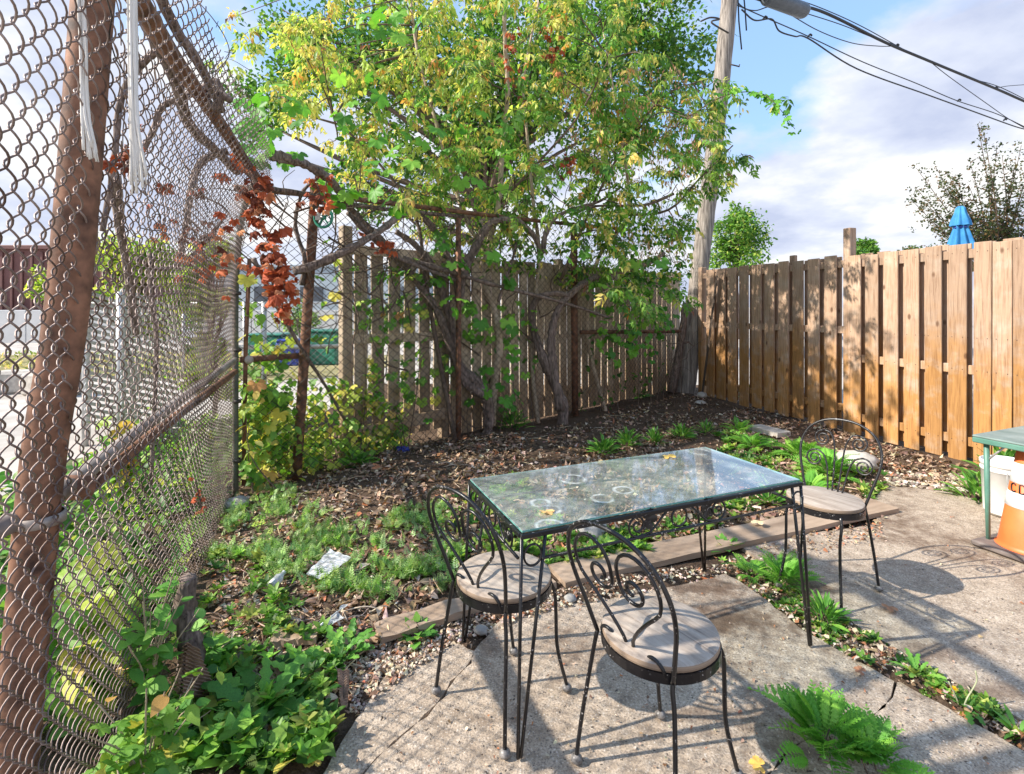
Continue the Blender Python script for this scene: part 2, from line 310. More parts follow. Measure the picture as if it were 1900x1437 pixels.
def cr(pts, n=6):
    """Catmull-Rom through points (any dimension)"""
    p = np.asarray(pts, float); p = np.vstack([2 * p[0] - p[1], p, 2 * p[-1] - p[-2]]); o = []
    for i in range(1, len(p) - 2):
        for k in range(n):
            t = k / n; a, b, c, d = p[i - 1], p[i], p[i + 1], p[i + 2]
            o.append(0.5 * ((2 * b) + (c - a) * t + (2 * a - 5 * b + 4 * c - d) * t * t + (3 * b - a - 3 * c + d) * t ** 3))
    o.append(p[-2]); return np.array(o)
def tube(mb, pts, r, sides=8, mi=0, closed=False, cap=True, flat=1.0, col=None, wob=0.0):
    p = np.asarray(pts, float); n = len(p); r = np.broadcast_to(np.asarray(r, float), (n,))
    if closed: T = np.roll(p, -1, 0) - np.roll(p, 1, 0)
    else: T = np.gradient(p, axis=0)
    T /= np.linalg.norm(T, axis=1, keepdims=True) + 1e-12
    ref = np.array([0, 0, 1.0]) if abs(T[0][2]) < 0.9 else np.array([1.0, 0, 0])
    u = np.cross(T[0], ref); u /= np.linalg.norm(u); U = np.empty_like(p)
    for i in range(n):
        u = u - T[i] * np.dot(u, T[i]); u /= np.linalg.norm(u) + 1e-12; U[i] = u
    W = np.cross(T, U); a = np.arange(sides) / sides * 2 * math.pi
    rr = r[:, None] * (1 + (wob * rng.normal(size=(n, sides)) if wob else 0))
    V = p[:, None, :] + rr[..., None] * (np.cos(a)[None, :, None] * U[:, None, :] + flat * np.sin(a)[None, :, None] * W[:, None, :])
    V = V.reshape(-1, 3); i = np.arange(n if closed else n - 1)[:, None]; j = np.arange(sides)[None, :]; i2 = (i + 1) % n; j2 = (j + 1) % sides
    Fq = np.stack([i * sides + j, i * sides + j2, i2 * sides + j2, i2 * sides + j], -1).reshape(-1, 4)
    nb = mb.n; mb.add(V, Fq, mi, col)
    if cap and not closed and sides == 4:
        mb.f.append(np.array([[nb + 3, nb + 2, nb + 1, nb], [nb + (n - 1) * 4 + q for q in range(4)]])); mb.m.append(np.full(2, mi))
    elif cap and not closed:
        for e, s0 in ((0, nb), (n - 1, nb + (n - 1) * sides)):
            idx = np.arange(sides); c0 = mb.n; mb.add(p[e][None], np.zeros((0, 3), int), mi, col)
            tri = np.stack([np.full(sides, c0), s0 + (idx + 1) % sides, s0 + idx], -1)
            if e: tri = tri[:, ::-1]
            mb.f.append(tri); mb.m.append(np.full(sides, mi))
    return mb
def box(mb, c, s, mi=0, M=None, bev=0.0, taper=None):
    """bevelled box: centre c, full size s, optional 3x3 matrix M about centre"""
    hx, hy, hz = [q / 2 for q in s]; b = min(bev, hx * .9, hy * .9, hz * .9)
    if b <= 0:
        V = np.array([[x, y, z] for x in (-hx, hx) for y in (-hy, hy) for z in (-hz, hz)])
        Fq = [[0, 1, 3, 2], [4, 6, 7, 5], [0, 4, 5, 1], [2, 3, 7, 6], [0, 2, 6, 4], [1, 5, 7, 3]]
        V2 = V if M is None else V @ np.asarray(M).T
        return mb.add(V2 + np.asarray(c), Fq, mi)
    V = []; idx = {}
    for x in (-1, 1):
        for y in (-1, 1):
            for z in (-1, 1):
                for k, q in enumerate(((x * hx, y * (hy - b), z * (hz - b)), (x * (hx - b), y * hy, z * (hz - b)), (x * (hx - b), y * (hy - b), z * hz))):
                    idx[(x, y, z, k)] = len(V); V.append(q)
    V = np.array(V); Q = []; Tt = []
    def q4(a): 
        pts = V[a]; nrm = np.cross(pts[1] - pts[0], pts[2] - pts[0])
        if np.dot(nrm, pts.mean(0)) < 0: a = a[::-1]
        Q.append(a)
    for s_ in (-1, 1):
        q4([idx[(s_, -1, -1, 0)], idx[(s_, 1, -1, 0)], idx[(s_, 1, 1, 0)], idx[(s_, -1, 1, 0)]])
        q4([idx[(-1, s_, -1, 1)], idx[(1, s_, -1, 1)], idx[(1, s_, 1, 1)], idx[(-1, s_, 1, 1)]])
        q4([idx[(-1, -1, s_, 2)], idx[(1, -1, s_, 2)], idx[(1, 1, s_, 2)], idx[(-1, 1, s_, 2)]])
        for s2 in (-1, 1):
            q4([idx[(s_, s2, -1, 0)], idx[(s_, s2, -1, 1)], idx[(s_, s2, 1, 1)], idx[(s_, s2, 1, 0)]])
            q4([idx[(s_, -1, s2, 0)], idx[(s_, -1, s2, 2)], idx[(s_, 1, s2, 2)], idx[(s_, 1, s2, 0)]])
            q4([idx[(-1, s_, s2, 1)], idx[(-1, s_, s2, 2)], idx[(1, s_, s2, 2)], idx[(1, s_, s2, 1)]])
    for x in (-1, 1):
        for y in (-1, 1):
            for z in (-1, 1):
                a = [idx[(x, y, z, 0)], idx[(x, y, z, 1)], idx[(x, y, z, 2)]]; pts = V[a]
                if np.dot(np.cross(pts[1] - pts[0], pts[2] - pts[0]), pts.mean(0)) < 0: a = a[::-1]
                Tt.append(a)
    V2 = V if M is None else V @ np.asarray(M).T
    nb = mb.n; mb.add(V2 + np.asarray(c), Q, mi); mb.f.append(np.array(Tt) + nb); mb.m.append(np.full(len(Tt), mi)); return mb
def lathe(mb, prof, c=(0, 0, 0), sides=24, mi=0):
    prof = np.array(prof, float); a = np.arange(sides) / sides * 2 * math.pi; n = len(prof)
    V = np.stack([prof[:, 0][:, None] * np.cos(a), prof[:, 0][:, None] * np.sin(a), np.repeat(prof[:, 1][:, None], sides, 1)], -1).reshape(-1, 3) + np.asarray(c)
    i = np.arange(n - 1)[:, None]; j = np.arange(sides)[None]; j2 = (j + 1) % sides
    return mb.add(V, np.stack([i * sides + j, i * sides + j2, (i + 1) * sides + j2, (i + 1) * sides + j], -1).reshape(-1, 4), mi)
def ball(mb, c, r, mi=0, squash=1.0, seg=10):
    t = np.linspace(0.001, math.pi - 0.001, seg // 2 + 2); return lathe(mb, [(r * math.sin(q), -r * squash * math.cos(q)) for q in t], c, seg, mi)
def rotz(a): return np.array([[math.cos(a), -math.sin(a), 0], [math.sin(a), math.cos(a), 0], [0, 0, 1.0]])
def basis(yaw, pitch, roll):
    """arrays -> (n,3,3): local +Y is the leaf axis, pointing yaw with pitch above the horizon, rolled about itself"""
    cy, sy, cp, sp_, cr_, sr = np.cos(yaw), np.sin(yaw), np.cos(pitch), np.sin(pitch), np.cos(roll), np.sin(roll)
    Y = np.stack([-sy * cp, cy * cp, sp_], -1); X = np.stack([cy, sy, 0 * cy], -1); Z = np.cross(X, Y)
    X2 = X * cr_[:, None] + Z * sr[:, None]; Z2 = np.cross(X2, Y)
    return np.stack([X2, Y, Z2], -1)
def scatter(mb, tmpl, pos, B, size, col, mi=0):
    """put the leaf template at pos with basis B (n,3,3) and size (n,) ; col (n,3)"""
    TV, TF = tmpl; n = len(pos)
    if n == 0: return mb
    V = np.einsum('nij,kj->nki', B, TV) * size[:, None, None] + pos[:, None, :]
    Fc = (TF[None] + (np.arange(n) * len(TV))[:, None, None]).reshape(-1, TF.shape[1])
    return mb.add(V.reshape(-1, 3), Fc, mi, np.repeat(col, len(TV), 0))
# leaf templates (length 1 along +Y, normal +Z)
def t_leaflet(w=0.42, fold=0.10, droop=0.12):
    V = np.array([[0, 0, 0], [-w / 2, .42, fold], [0, .45, 0], [w / 2, .42, fold], [0, 1, -droop]])
    return V, np.array([[0, 2, 1], [0, 3, 2], [2, 4, 1], [2, 3, 4]])
def t_ovate(w=0.62, fold=0.08, droop=0.15, tooth=0.0, n=5):
    ys = np.linspace(0, 1, n + 2)[1:-1]; V = [[0, 0, 0]]; prof = lambda y: (math.sin(math.pi * y ** 0.72)) * w / 2
    for i, y in enumerate(ys):
        k = prof(y) * (1 + tooth * (-1) ** i); z = -droop * y * y
        V += [[-k, y, z + fold * (k / w)], [0, y + 0.02, z], [k, y, z + fold * (k / w)]]
    V.append([0, 1, -droop]); V = np.array(V, float); Fs = [[0, 2, 1], [0, 3, 2]]
    for i in range(n - 1):
        a = 1 + 3 * i; b = a + 3
        Fs += [[a, a + 1, b + 1], [a, b + 1, b], [a + 1, a + 2, b + 2], [a + 1, b + 2, b + 1]]
    a = 1 + 3 * (n - 1); Fs += [[a, a + 1, len(V) - 1], [a + 1, a + 2, len(V) - 1]]
    return V, np.array(Fs)
def t_lobed(seed=0, lobes=5, jag=0.12):
    r_ = random.Random(seed); V = [[0, 0.08, 0]]; n = lobes * 8
    for i in range(n + 1):
        a = -2.55 + 5.1 * i / n; ph = (i / n) * lobes
        rad = 0.50 + 0.20 * abs(math.cos(math.pi * (ph - 0.5))) ** 0.7 * 1 + (jag * 0.5 if i % 2 else 0) * 1.0 + r_.uniform(-.02, .02)
        rad *= 0.80 + 0.30 * math.cos(a * 0.5) ** 2
        x, y = rad * math.sin(a), 0.1 + rad * math.cos(a) * 0.95
        V.append([x, y, -0.22 * rad * rad + 0.07 * math.cos(math.pi * 2 * ph) * rad + r_.uniform(-.01, .01)])
    return np.array(V, float), np.array([[0, i + 2, i + 1] for i in range(n)])
def merge_t(parts):
    Vs, Fs, k = [], [], 0
    for V, Fq in parts: Vs.append(V); Fs.append(Fq + k); k += len(V)
    return np.concatenate(Vs), np.concatenate(Fs)
def place_t(tm, pos, yaw, pitch, roll, size):
    B = basis(np.array([yaw]), np.array([pitch]), np.array([roll]))[0]; return tm[0] @ B.T * size + np.array(pos), tm[1]
LEAFLET = t_leaflet(); NARROW = t_leaflet(0.3, 0.06, 0.25); SMALL = t_leaflet(0.6, 0.05, 0.05)
def t_compound(nl=5, seed=0, droop=0.35):
    r_ = random.Random(seed); ps = []
    ps.append(place_t(t_leaflet(0.40, .08, .2), (0, .55, -.06), r_.uniform(-.2, .2), -droop, r_.uniform(-.3, .3), .5))
    for k in range((nl - 1) // 2):
        y = .22 + .26 * k
        for s in (-1, 1): ps.append(place_t(t_leaflet(0.40, .08, .2), (0, y, -.02), s * -r_.uniform(.8, 1.2), -droop - r_.uniform(0, .4), r_.uniform(-.4, .4), .43))
    ps.append((np.array([[-.008, 0, 0], [.008, 0, 0], [0, .6, -.06]]), np.array([[0, 1, 2]])))
    return merge_t(ps)
COMP = [t_compound(5, 1), t_compound(3, 2), t_compound(5, 3, .6)]
OV = [t_ovate(), t_ovate(.55, .12, .25, .06), t_ovate(.7, .06, .1, .08)]
LOB = [t_lobed(s) for s in range(4)]
def rgb(n, stops, weights=None):
    """n colours drawn from stops with a little spread"""
    s = np.array(stops); k = rng.choice(len(s), n, p=None if weights is None else np.maximum(weights, 0.003) / np.maximum(weights, 0.003).sum())
    c = s[k] * (1 + rng.normal(0, .16, (n, 1))) * (1 + rng.normal(0, .06, (n, 3))); return np.clip(c, .005, .9)
DG, MG, LG, YG, YE, OR, BR = (.04, .11, .02), (.08, .185, .03), (.155, .29, .05), (.33, .40, .09), (.57, .48, .14), (.50, .25, .07), (.24, .11, .06)

# ================================================================== ground
from mathutils import noise as mn
def inpoly(x, y, poly):
    x = np.asarray(x); y = np.asarray(y); ins = np.zeros(x.shape, bool); n = len(poly)
    for i in range(n):
        x1, y1 = poly[i][:2]; x2, y2 = poly[(i + 1) % n][:2]
        c = ((y1 > y) != (y2 > y)); xi = (x2 - x1) * (y - y1) / ((y2 - y1) if y2 != y1 else 1e-9) + x1
        ins ^= c & (x < xi)
    return ins
crackA = [(880, 1205), (872, 1228), (838, 1262), (822, 1290), (790, 1325), (745, 1362), (700, 1402), (640, 1470)]
crackB = [(1662, 1262), (1655, 1290), (1640, 1308), (1618, 1326), (1570, 1345), (1510, 1362), (1462, 1388), (1436, 1425), (1400, 1455), (1370, 1520)]
crackC = [(1636, 968), (1700, 985), (1752, 998), (1800, 1012), (1850, 1035), (1905, 1062), (1990, 1100)]
slabs_px = {
 'a': [(560, 1480), (595, 1437), (640, 1360), (690, 1290), (720, 1240), (790, 1212), (850, 1190)] + crackA[::1],
 'b': [(1000, 1700), (640, 1480)] + crackA[::-1] + [(930, 1145), (1020, 1122), (1120, 1110), (1210, 1092), (1290, 1078), (1345, 1062), (1395, 1090), (1440, 1125), (1490, 1166), (1550, 1200), (1610, 1232)] + crackB + [(1330, 1700)],
 'c': crackB[::-1] + [(1670, 1262), (1740, 1300), (1820, 1345), (1900, 1388), (2050, 1470), (2300, 1700), (1350, 1700)],
 'd': [(1372, 1012), (1440, 998), (1520, 985), (1600, 975)] + crackC + [(2200, 1180), (2350, 1560), (2050, 1420), (1900, 1335), (1800, 1280), (1740, 1246), (1660, 1200), (1600, 1165), (1545, 1128), (1490, 1098), (1430, 1052)],
 'e': crackC[::-1] + [(1612, 950), (1625, 918), (1650, 898), (1700, 903), (1760, 912), (1810, 925), (1850, 945), (1920, 965), (2150, 985), (2150, 1160)],
}
slab_polys = {}
def rough_edge(poly, step=0.03, amp=0.006):
    o = []; n = len(poly)
    for i in range(n):
        a, b = poly[i], poly[(i + 1) % n]; L = np.linalg.norm(b - a); k = max(1, int(L / step))
        d = (b - a) / max(L, 1e-6); nn = np.array([-d[1], d[0]])
        for q in range(k):
            p = a + (b - a) * q / k; o.append(p + nn * amp * mn.noise(Vector((p[0] * 18, p[1] * 18, 3))) * 2)
    return o
import bmesh
for key, pl in slabs_px.items():
    poly = [G(x, y)[:2] for x, y in pl]
    cen = np.mean(poly, 0); poly = rough_edge(poly)
    # shrink a little so that neighbours leave an open joint
    area = sum(poly[i][0] * poly[(i + 1) % len(poly)][1] - poly[(i + 1) % len(poly)][0] * poly[i][1] for i in range(len(poly)))
    sg = 1 if area > 0 else -1; sh = []
    for i in range(len(poly)):
        d = poly[(i + 1) % len(poly)] - poly[i - 1]; L = np.linalg.norm(d) + 1e-9; sh.append(poly[i] + sg * np.array([-d[1], d[0]]) / L * 0.0035)
    slab_polys[key] = sh
    bm = bmesh.new(); vs = [bm.verts.new((p[0], p[1], 0.0)) for p in sh]; f = bm.faces.new(vs)
    if f.normal.z < 0: bmesh.ops.reverse_faces(bm, faces=[f])
    e = bmesh.ops.inset_region(bm, faces=[f], thickness=0.006, depth=0.0, use_even_offset=False)
    outer = set(vs)
    for v in vs: v.co.z -= 0.006
    ext = bmesh.ops.extrude_edge_only(bm, edges=[ed for ed in bm.edges if ed.is_boundary])
    for g in ext['geom']:
        if isinstance(g, bmesh.types.BMVert): g.co.z -= 0.06
    bmesh.ops.triangulate(bm, faces=[q for q in bm.faces if len(q.verts) > 4])
    me = bpy.data.meshes.new('concrete_slab'); bm.to_mesh(me); bm.free(); me.materials.append(concrete_m)
    tag(link('concrete_slab', me), kind='structure')
def on_slab(x, y):
    r = np.zeros(np.shape(x), bool)
    for p in slab_polys.values(): r |= inpoly(x, y, p)
    return r
# fence lines
def LF(Y, h=0.0):      # left chain-link fence, on-plan X at depth Y
    return -0.517 - 0.412 * Y
CL0 = np.array([-2.15, 3.98]); CLd = np.array([5.15, 4.82]); CLL = np.linalg.norm(CLd); CLu = CLd / CLL; CLn = np.array([CLu[1], -CLu[0]])  # back chain-link; CLn looks to the yard
WF0 = np.array([3.22, 8.3]); WFd = np.array([4.28, 4.73]) - WF0; WFL = np.linalg.norm(WFd); WFu = WFd / WFL                         # cedar fence, far -> near
def soil_z(x, y):
    n1 = mn.noise(Vector((x * 1.3, y * 1.3, 0))) * 0.035; n2 = mn.noise(Vector((x * 6, y * 6, 4))) * 0.012; n3 = mn.noise(Vector((x * 19, y * 19, 7))) * 0.005
    return -0.012 + n1 + n2 + n3
gx = np.arange(-2.6, 5.0, 0.04); gy = np.arange(0.5, 9.6, 0.04)
XX, YY = np.meshgrid(gx, gy); ons = on_slab(XX, YY)
# also lower the soil close to slabs
near = ons.copy()
for a in (-1, 1):
    near |= np.roll(ons, a, 0) | np.roll(ons, a, 1)
ZZ = np.array([[soil_z(x, y) for x in gx] for y in gy]); ZZ = np.where(near, np.minimum(ZZ, -0.030), ZZ)
V = np.stack([XX, YY, ZZ], -1).reshape(-1, 3); nx, ny = len(gx), len(gy)
i = np.arange(ny - 1)[:, None]; j = np.arange(nx - 1)[None]; Q = np.stack([i * nx + j, i * nx + j + 1, (i + 1) * nx + j + 1, (i + 1) * nx + j], -1).reshape(-1, 4)
mb = MB(); mb.add(V, Q); tag(obj('soil_ground', mb, soil_m), kind='structure')
def gz(x, y):
    ix = min(max(int((x + 2.6) / .04), 0), nx - 1); iy = min(max(int((y - .5) / .04), 0), ny - 1)
    return 0.0 if ons[iy, ix] else float(ZZ[iy, ix])
mb = MB(); mb.add([[-500, -500, -.085], [500, -500, -.085], [500, 900, -.085], [-500, 900, -.085]], [[0, 1, 2, 3]]); tag(obj('ground', mb, lane_m), kind='structure')
# lane beyond the chain-link fence, a grassy verge on it
mb = MB(); mb.add([[-30, -2, -.075], [-1.9, -2, -.075], [-2.45, 4.2, -.075], [3.0, 9.5, -.075], [12, 16, -.075], [12, 30, -.075], [-30, 30, -.075]], [[0, 1, 2, 3, 4, 5, 6]]); tag(obj('gravel_lane', mb, lane_m, smooth=False), kind='structure')
mb = MB(); vg = [[-24, 11.0], [-9.5, 11.2], [-5, 10.4], [-3.2, 11.5], [-3, 16], [-24, 16]]; mb.add([[a, b, -.065] for a, b in vg], [[0, 1, 2, 3, 4, 5]]); tag(obj('dry_verge', mb, drygrass_m, smooth=False), kind='structure')
mb = MB(); vg = [[-1.2, .6], [-2.35, 3.9], [-1.9, 4.7], [-.6, 6.6], [-3.2, 6.9], [-4.4, 5.0], [-3.4, 2.2], [-2.2, .6]]; mb.add([[a, b, -.065] for a, b in vg], [list(range(8))]); tag(obj('weedy_verge', mb, simple('mossy_earth', (.05, .07, .02), (.17, .2, .07), 5, 1, bd=.02, detail=9), smooth=False), kind='structure')

# ================================================================== cedar fence (shadow-box)
def wf_s(px):          # distance along the cedar fence line where the photo column px crosses it
    k = (px - CX) / F; return (k * WF0[1] - WF0[0]) / (WFu[0] - k * WFu[1])
def wf_p(s, off=0.0, z=0.0):
    n = np.array([-WFu[1], WFu[0]]); n = n if n @ (-WF0) > 0 else -n
    p = WF0 + WFu * s + n * off; return np.array([p[0], p[1], z])
wf_a = math.atan2(WFu[1], WFu[0])
fence = thing('cedar_fence', 'golden brown cedar board fence with overlapping boards along the patio', 'fence')
plank_cache = {}
def board(parent, name, p, ang, wd, th, z0, z1, m, tilt=0.0, bev=.004):
    key = (round(wd, 3), round(th, 3), round(z1 - z0, 2), m.name)
    if key not in plank_cache:
        b = MB(); box(b, (0, 0, 0), (key[0], key[1], key[2]), bev=bev)
        if m.name == 'cedar_board':
            for hz in (.19, .86, 1.16, 1.95):
                for sx in (-.28, .3):
                    box(b, (key[0] * sx, 0, hz - (z0 + z1) / 2), (.006, key[1] + .004, .007), 1)
        plank_cache[key] = b.mesh('board', [m, wire_m], smooth=False)
    o = link(name, plank_cache[key], parent, (p[0], p[1], (z0 + z1) / 2), (0, tilt, ang)); return o
conv = lambda x: 1250 + x / 2.763
front = [(178, 218), (230, 275), (288, 332), (347, 395), (412, 460), (477, 527), (548, 600), (622, 678), (700, 760), (785, 848),
         (908, 973), (995, 1063), (1088, 1165), (1195, 1273), (1303, 1390), (1423, 1518), (1552, 1645), (1649, 1752), (1756, 1860), (1864, 1990)]
for a, b_ in front:
    s0, s1 = wf_s(conv(a)), wf_s(conv(b_)); sm = (s0 + s1) / 2
    top = (2.05 if sm < wf_s(1575) else 2.03) + rnd.uniform(-.012, .012)
    board(fence, 'fence_board', wf_p(sm, 0.035), wf_a, s1 - s0 - .002, .019, rnd.uniform(0, .03) - .02, top, cedar_m, rnd.uniform(-.003, .003))
s = wf_s(1300)
s_end = wf_s(2050)
while s < s_end:
    board(fence, 'fence_board', wf_p(s, -0.035), wf_a, .142, .019, .03, 2.045 + rnd.uniform(-.01, .01), cedar_m, rnd.uniform(-.003, .003)); s += .193
def rail(parent, sa, sb, za, zb, h=.085, th=.038, off=0.0, pf=wf_p, ang=wf_a, m=None):
    L = sb - sa; b = MB(); t = math.atan2(zb - za, L); M = rotz(ang) @ np.array([[math.cos(t), 0, -math.sin(t)], [0, 1, 0], [math.sin(t), 0, math.cos(t)]])
    box(b, (0, 0, 0), (L, th, h), bev=.004, M=M); p = pf((sa + sb) / 2, off, (za + zb) / 2)
    return obj('rail', b, m or cedar_m, parent, False, loc=tuple(p))
sA, sM, sZ = wf_s(1302), wf_s(1575), s_end
for za, zb in ((1.95, 1.95), (1.15, 1.175), (.19, .265)): rail(fence, sA, sM - .05, za, zb)
for z in (1.94, .86, .19): rail(fence, sM + .05, sZ, z, z)
pw = wf_s(conv(935)) - wf_s(conv(870))
for s_, top in ((sM, 2.36), (sA, 2.1), (sZ - .3, 2.1), (wf_s(1462), 2.13)):
    b = MB(); box(b, (0, 0, 0), (.09, .05 if s_ == wf_s(1462) else .1, top + .2), bev=.006); p = wf_p(s_, -.012 if s_ != wf_s(1462) else -.09, top / 2 - .1)
    obj('post', b, cedar_m, fence, False, loc=tuple(p), rot=(0, 0, wf_a))

# ================================================================== old wooden fence behind the chain-link
OF0 = np.array([-1.60, 4.92]); OFe = np.array([2.98, 9.15]); OFL = np.linalg.norm(OFe - OF0); OFu = (OFe - OF0) / OFL; of_a = math.atan2(OFu[1], OFu[0])
def of_p(s, off=0.0, z=0.0):
    n = np.array([OFu[1], -OFu[0]]); p = OF0 + OFu * s + n * off; return np.array([p[0], p[1], z])
ofence = thing('old_board_fence', 'weathered grey brown board fence with light showing between boards behind the vines', 'fence')
s = .17; k = 0
while s < OFL - .05:
    gap = .185 if s < 1.1 else .152
    board(ofence, 'fence_board', of_p(s, -.03 if s < 1.1 else .03), of_a, .135, .019, .1 if s < 1.1 else 0.0, 2.03 + .0 * s + rnd.uniform(-.025, .02), oldwood_m, rnd.uniform(-.012, .012)); s += gap; k += 1
rail(ofence, .06, 1.15, 2.0, 2.0, .09, pf=of_p, ang=of_a, m=oldwood_m); rail(ofence, .06, 1.15, 1.13, 1.12, .09, pf=of_p, ang=of_a, m=oldwood_m); rail(ofence, .06, 1.15, .2, .26, .12, pf=of_p, ang=of_a, m=oldwood_m)
for z in (1.9, 1.05, .25): rail(ofence, 1.2, OFL, z, z, .085, pf=of_p, ang=of_a, off=0.0, m=oldwood_m)
for s_, top in ((0, 2.22), (1.18, 2.1), (3.1, 2.1), (4.6, 2.1)):
    b = MB(); box(b, (0, 0, 0), (.1, .1, top + .1), bev=.006); obj('post', b, oldwood_m, ofence, False, loc=tuple(of_p(s_, 0 if s_ == 0 else -.06, top / 2 - .05)), rot=(0, 0, of_a))

# ================================================================== chain-link fences
def chain_wires(parent, surf, L, ht, w, hh, r, depth, sides, samples, m, jit=0.0, htop=None):
    nW = int(L / (w / 2)); A = w / 4 + r * 0.9
    for i in range(nW):
        s0 = (i + .5) * w / 2; top = ht if htop is None else htop(s0); nk = int(top / hh * samples)
        ph = np.arange(nk + 1) / samples * 2 * math.pi
        c = np.cos(ph); tri = (2 / math.pi) * np.arcsin(np.clip(c, -1, 1)); sh = .35 * c + .65 * tri
        s = s0 + (A if i % 2 == 0 else -A) * sh; h = ph / (2 * math.pi) * hh; d = depth * np.sin(ph) * (1 if i % 2 == 0 else -1)
        pts = surf(s, h, d); b = MB(); tube(b, pts, r, sides, cap=False); obj('wire', b, m, parent)
# back fence
cl = thing('back_chain_link_fence', 'dark rusty chain-link fence with vines woven through it in front of the old boards', 'fence')
def back_surf(s, h, d):
    t = np.clip(s / CLL, 0, 1); off = .035 * np.sin(s * 1.7) + d
    return np.stack([CL0[0] + CLu[0] * s + CLn[0] * off, CL0[1] + CLu[1] * s + CLn[1] * off, h + .02], -1)
chain_wires(cl, back_surf, CLL - .35, 2.42, .088, .078, .0028, .003, 4, 4, wire_m, htop=lambda s: 2.40 + .03 * s)
def cl_p(s, off=0.0, z=0.0):
    p = CL0 + CLu * s + CLn * off; return np.array([p[0], p[1], z])
def pipe(parent, name, pts, r, m, sides=14, wob=0.0, smooth_n=0):
    b = MB(); p = np.array(pts, float)
    if smooth_n: p = cr(p, smooth_n)
    tube(b, p, r, sides, wob=wob); return obj(name, b, m, parent)
pipe(cl, 'top_rail', [cl_p(0, -.03, 2.38), cl_p(1.2, -.03, 2.44), cl_p(3.2, -.03, 2.50), cl_p(5.4, -.03, 2.60)], .024, rust_m, smooth_n=6)
pipe(cl, 'mid_rail', [P(447, 668, 4.0), P(563, 660, 4.46)], .026, rust_m)
pipe(cl, 'mid_rail', [P(1078, 617, 7.0), P(1262, 615, 8.45)], .03, rust_m)
b = MB(); ball(b, P(462, 668, 4.02), .034, seg=14); obj('pipe_cap', b, simple('pale_cap', (.3, .26, .22), (.5, .45, .4), 20, .6), cl)
pipe(cl, 'post', [P(550, 888, 4.41), P(566, 640, 4.43), P(583, 380, 4.45), P(584, 345, 4.45)], .042, rust_m, smooth_n=4)
pipe(cl, 'post', [cl_p(4.15, -.05, -.1), cl_p(4.12, -.05, 2.5)], .045, rust_m)
pipe(cl, 'post', [cl_p(2.2, -.05, -.1), cl_p(2.2, -.05, 2.4)], .03, rust_m)
# leaning side fence near the camera
dull_m = simple('dull_pipe', (.13, .095, .075), (.46, .41, .37), 7, .55, .3, bd=.001, detail=9)
lf = thing('leaning_chain_link_fence', 'rusty chain-link fence leaning inward, close to the camera with a thick brown post', 'fence')
LFu = np.array([-.381, .925]); LFn = np.array([.925, .381]); S0 = np.array([LF(.42), .42]); LFL = (3.98 - .42) / .925
def left_surf(s, h, d):
    t = np.clip(s / LFL, 0, 1)
    lean = (h - 1) * .092 * (1 - t) + np.maximum(0, h - 1.5) ** 2 * .27 * t + .012 * np.sin(3.1 * s + h * 1.4) * (1 - t * .5) + .03 * np.sin(s * 2.2 + 1) * np.maximum(0, h - 1.3) * .6
    off = lean + d; ds = .02 * np.sin(h * 2.3 + s)
    return np.stack([S0[0] + LFu[0] * (s + ds) + LFn[0] * off, S0[1] + LFu[1] * (s + ds) + LFn[1] * off, h + .015 * np.sin(s * 4)], -1)
chain_wires(lf, left_surf, LFL + .02, 2.5, .066, .060, .0019, .0078, 6, 10, rustwire_m, htop=lambda s: 2.52 + .05 * math.sin(s * 3))
pipe(lf, 'post', [P(18, 1560, 1.10), P(75, 900, 1.11), P(125, 569, 1.12), P(168, 60, 1.14), P(185, -160, 1.15)], .039, rust_m, 20, smooth_n=5)
for (a, c_) in (((75, 962), 1.11),):
    b = MB(); q = P(a[0], a[1], c_); lathe(b, [(.040, -.011), (.044, -.011), (.044, .011), (.040, .011)], q, 20); obj('band', b, dull_m, lf)
pipe(lf, 'mid_rail', [P(-60, 1010, 1.0), P(60, 950, 1.12), P(140, 892, 1.32), P(290, 775, 2.05), P(436, 668, 3.92)], .021, dull_m, 14, smooth_n=4)
pipe(lf, 'mid_rail', [P(150, 915, 1.36), P(292, 800, 2.06), P(436, 690, 3.90)], .021, rust_m, 14, smooth_n=4)
b = MB(); lathe(b, [(.02, -.035), (.03, -.032), (.031, .032), (.02, .035)], (0, 0, 0), 14); o = obj('elbow', b, rust_m, lf, loc=tuple(P(140, 905, 1.30))); o.rotation_euler = (R(75), 0, R(-30))
pipe(lf, 'top_rail', [P(200, -90, 1.15), P(255, 0, 1.45), P(330, 120, 1.95), P(405, 225, 2.6), P(482, 340, 3.75)], .031, rust_m, 16, smooth_n=5)
pipe(lf, 'post', [P(437, 925, 3.98), P(437, 700, 3.98), P(438, 520, 3.98), P(450, 400, 3.98), P(474, 330, 3.95)], .022, simple('dark_green_post', (.05, .06, .045), (.13, .14, .11), 12, .7), smooth_n=4)
pipe(lf, 'post', [P(452, 900, 4.02), P(456, 640, 4.02), P(463, 480, 4.02)], .016, rust_m)
for y_ in (545, 650, 745, 855):
    b = MB(); lathe(b, [(.024, -.012), (.03, -.012), (.03, .012), (.024, .012)], P(440, y_, 3.97), 14); obj('clamp', b, wire_m, lf)
# tension wire ties scribbled through the mesh
for k in range(5):
    y0 = 1.3 + k * .5; s = np.linspace(.5 + k * .5, 1.5 + k * .5, 20); h = 1.9 + .2 * np.sin(s * 3 + k) ; pts = left_surf(s, h, .012 * np.sin(s * 30)); b = MB(); tube(b, pts, .0016, 4, cap=False); obj('tie_wire', b, wire_m, lf)
t_ = thing('weathered_wooden_post', 'weathered wooden post standing behind the thick brown pipe post', 'post'); 
pipe(t_, 'post_shaft', [P(150, 470, 1.22), P(163, 200, 1.24), P(185, -160, 1.26)], .030, greywood_m, 12, wob=.04, smooth_n=5)

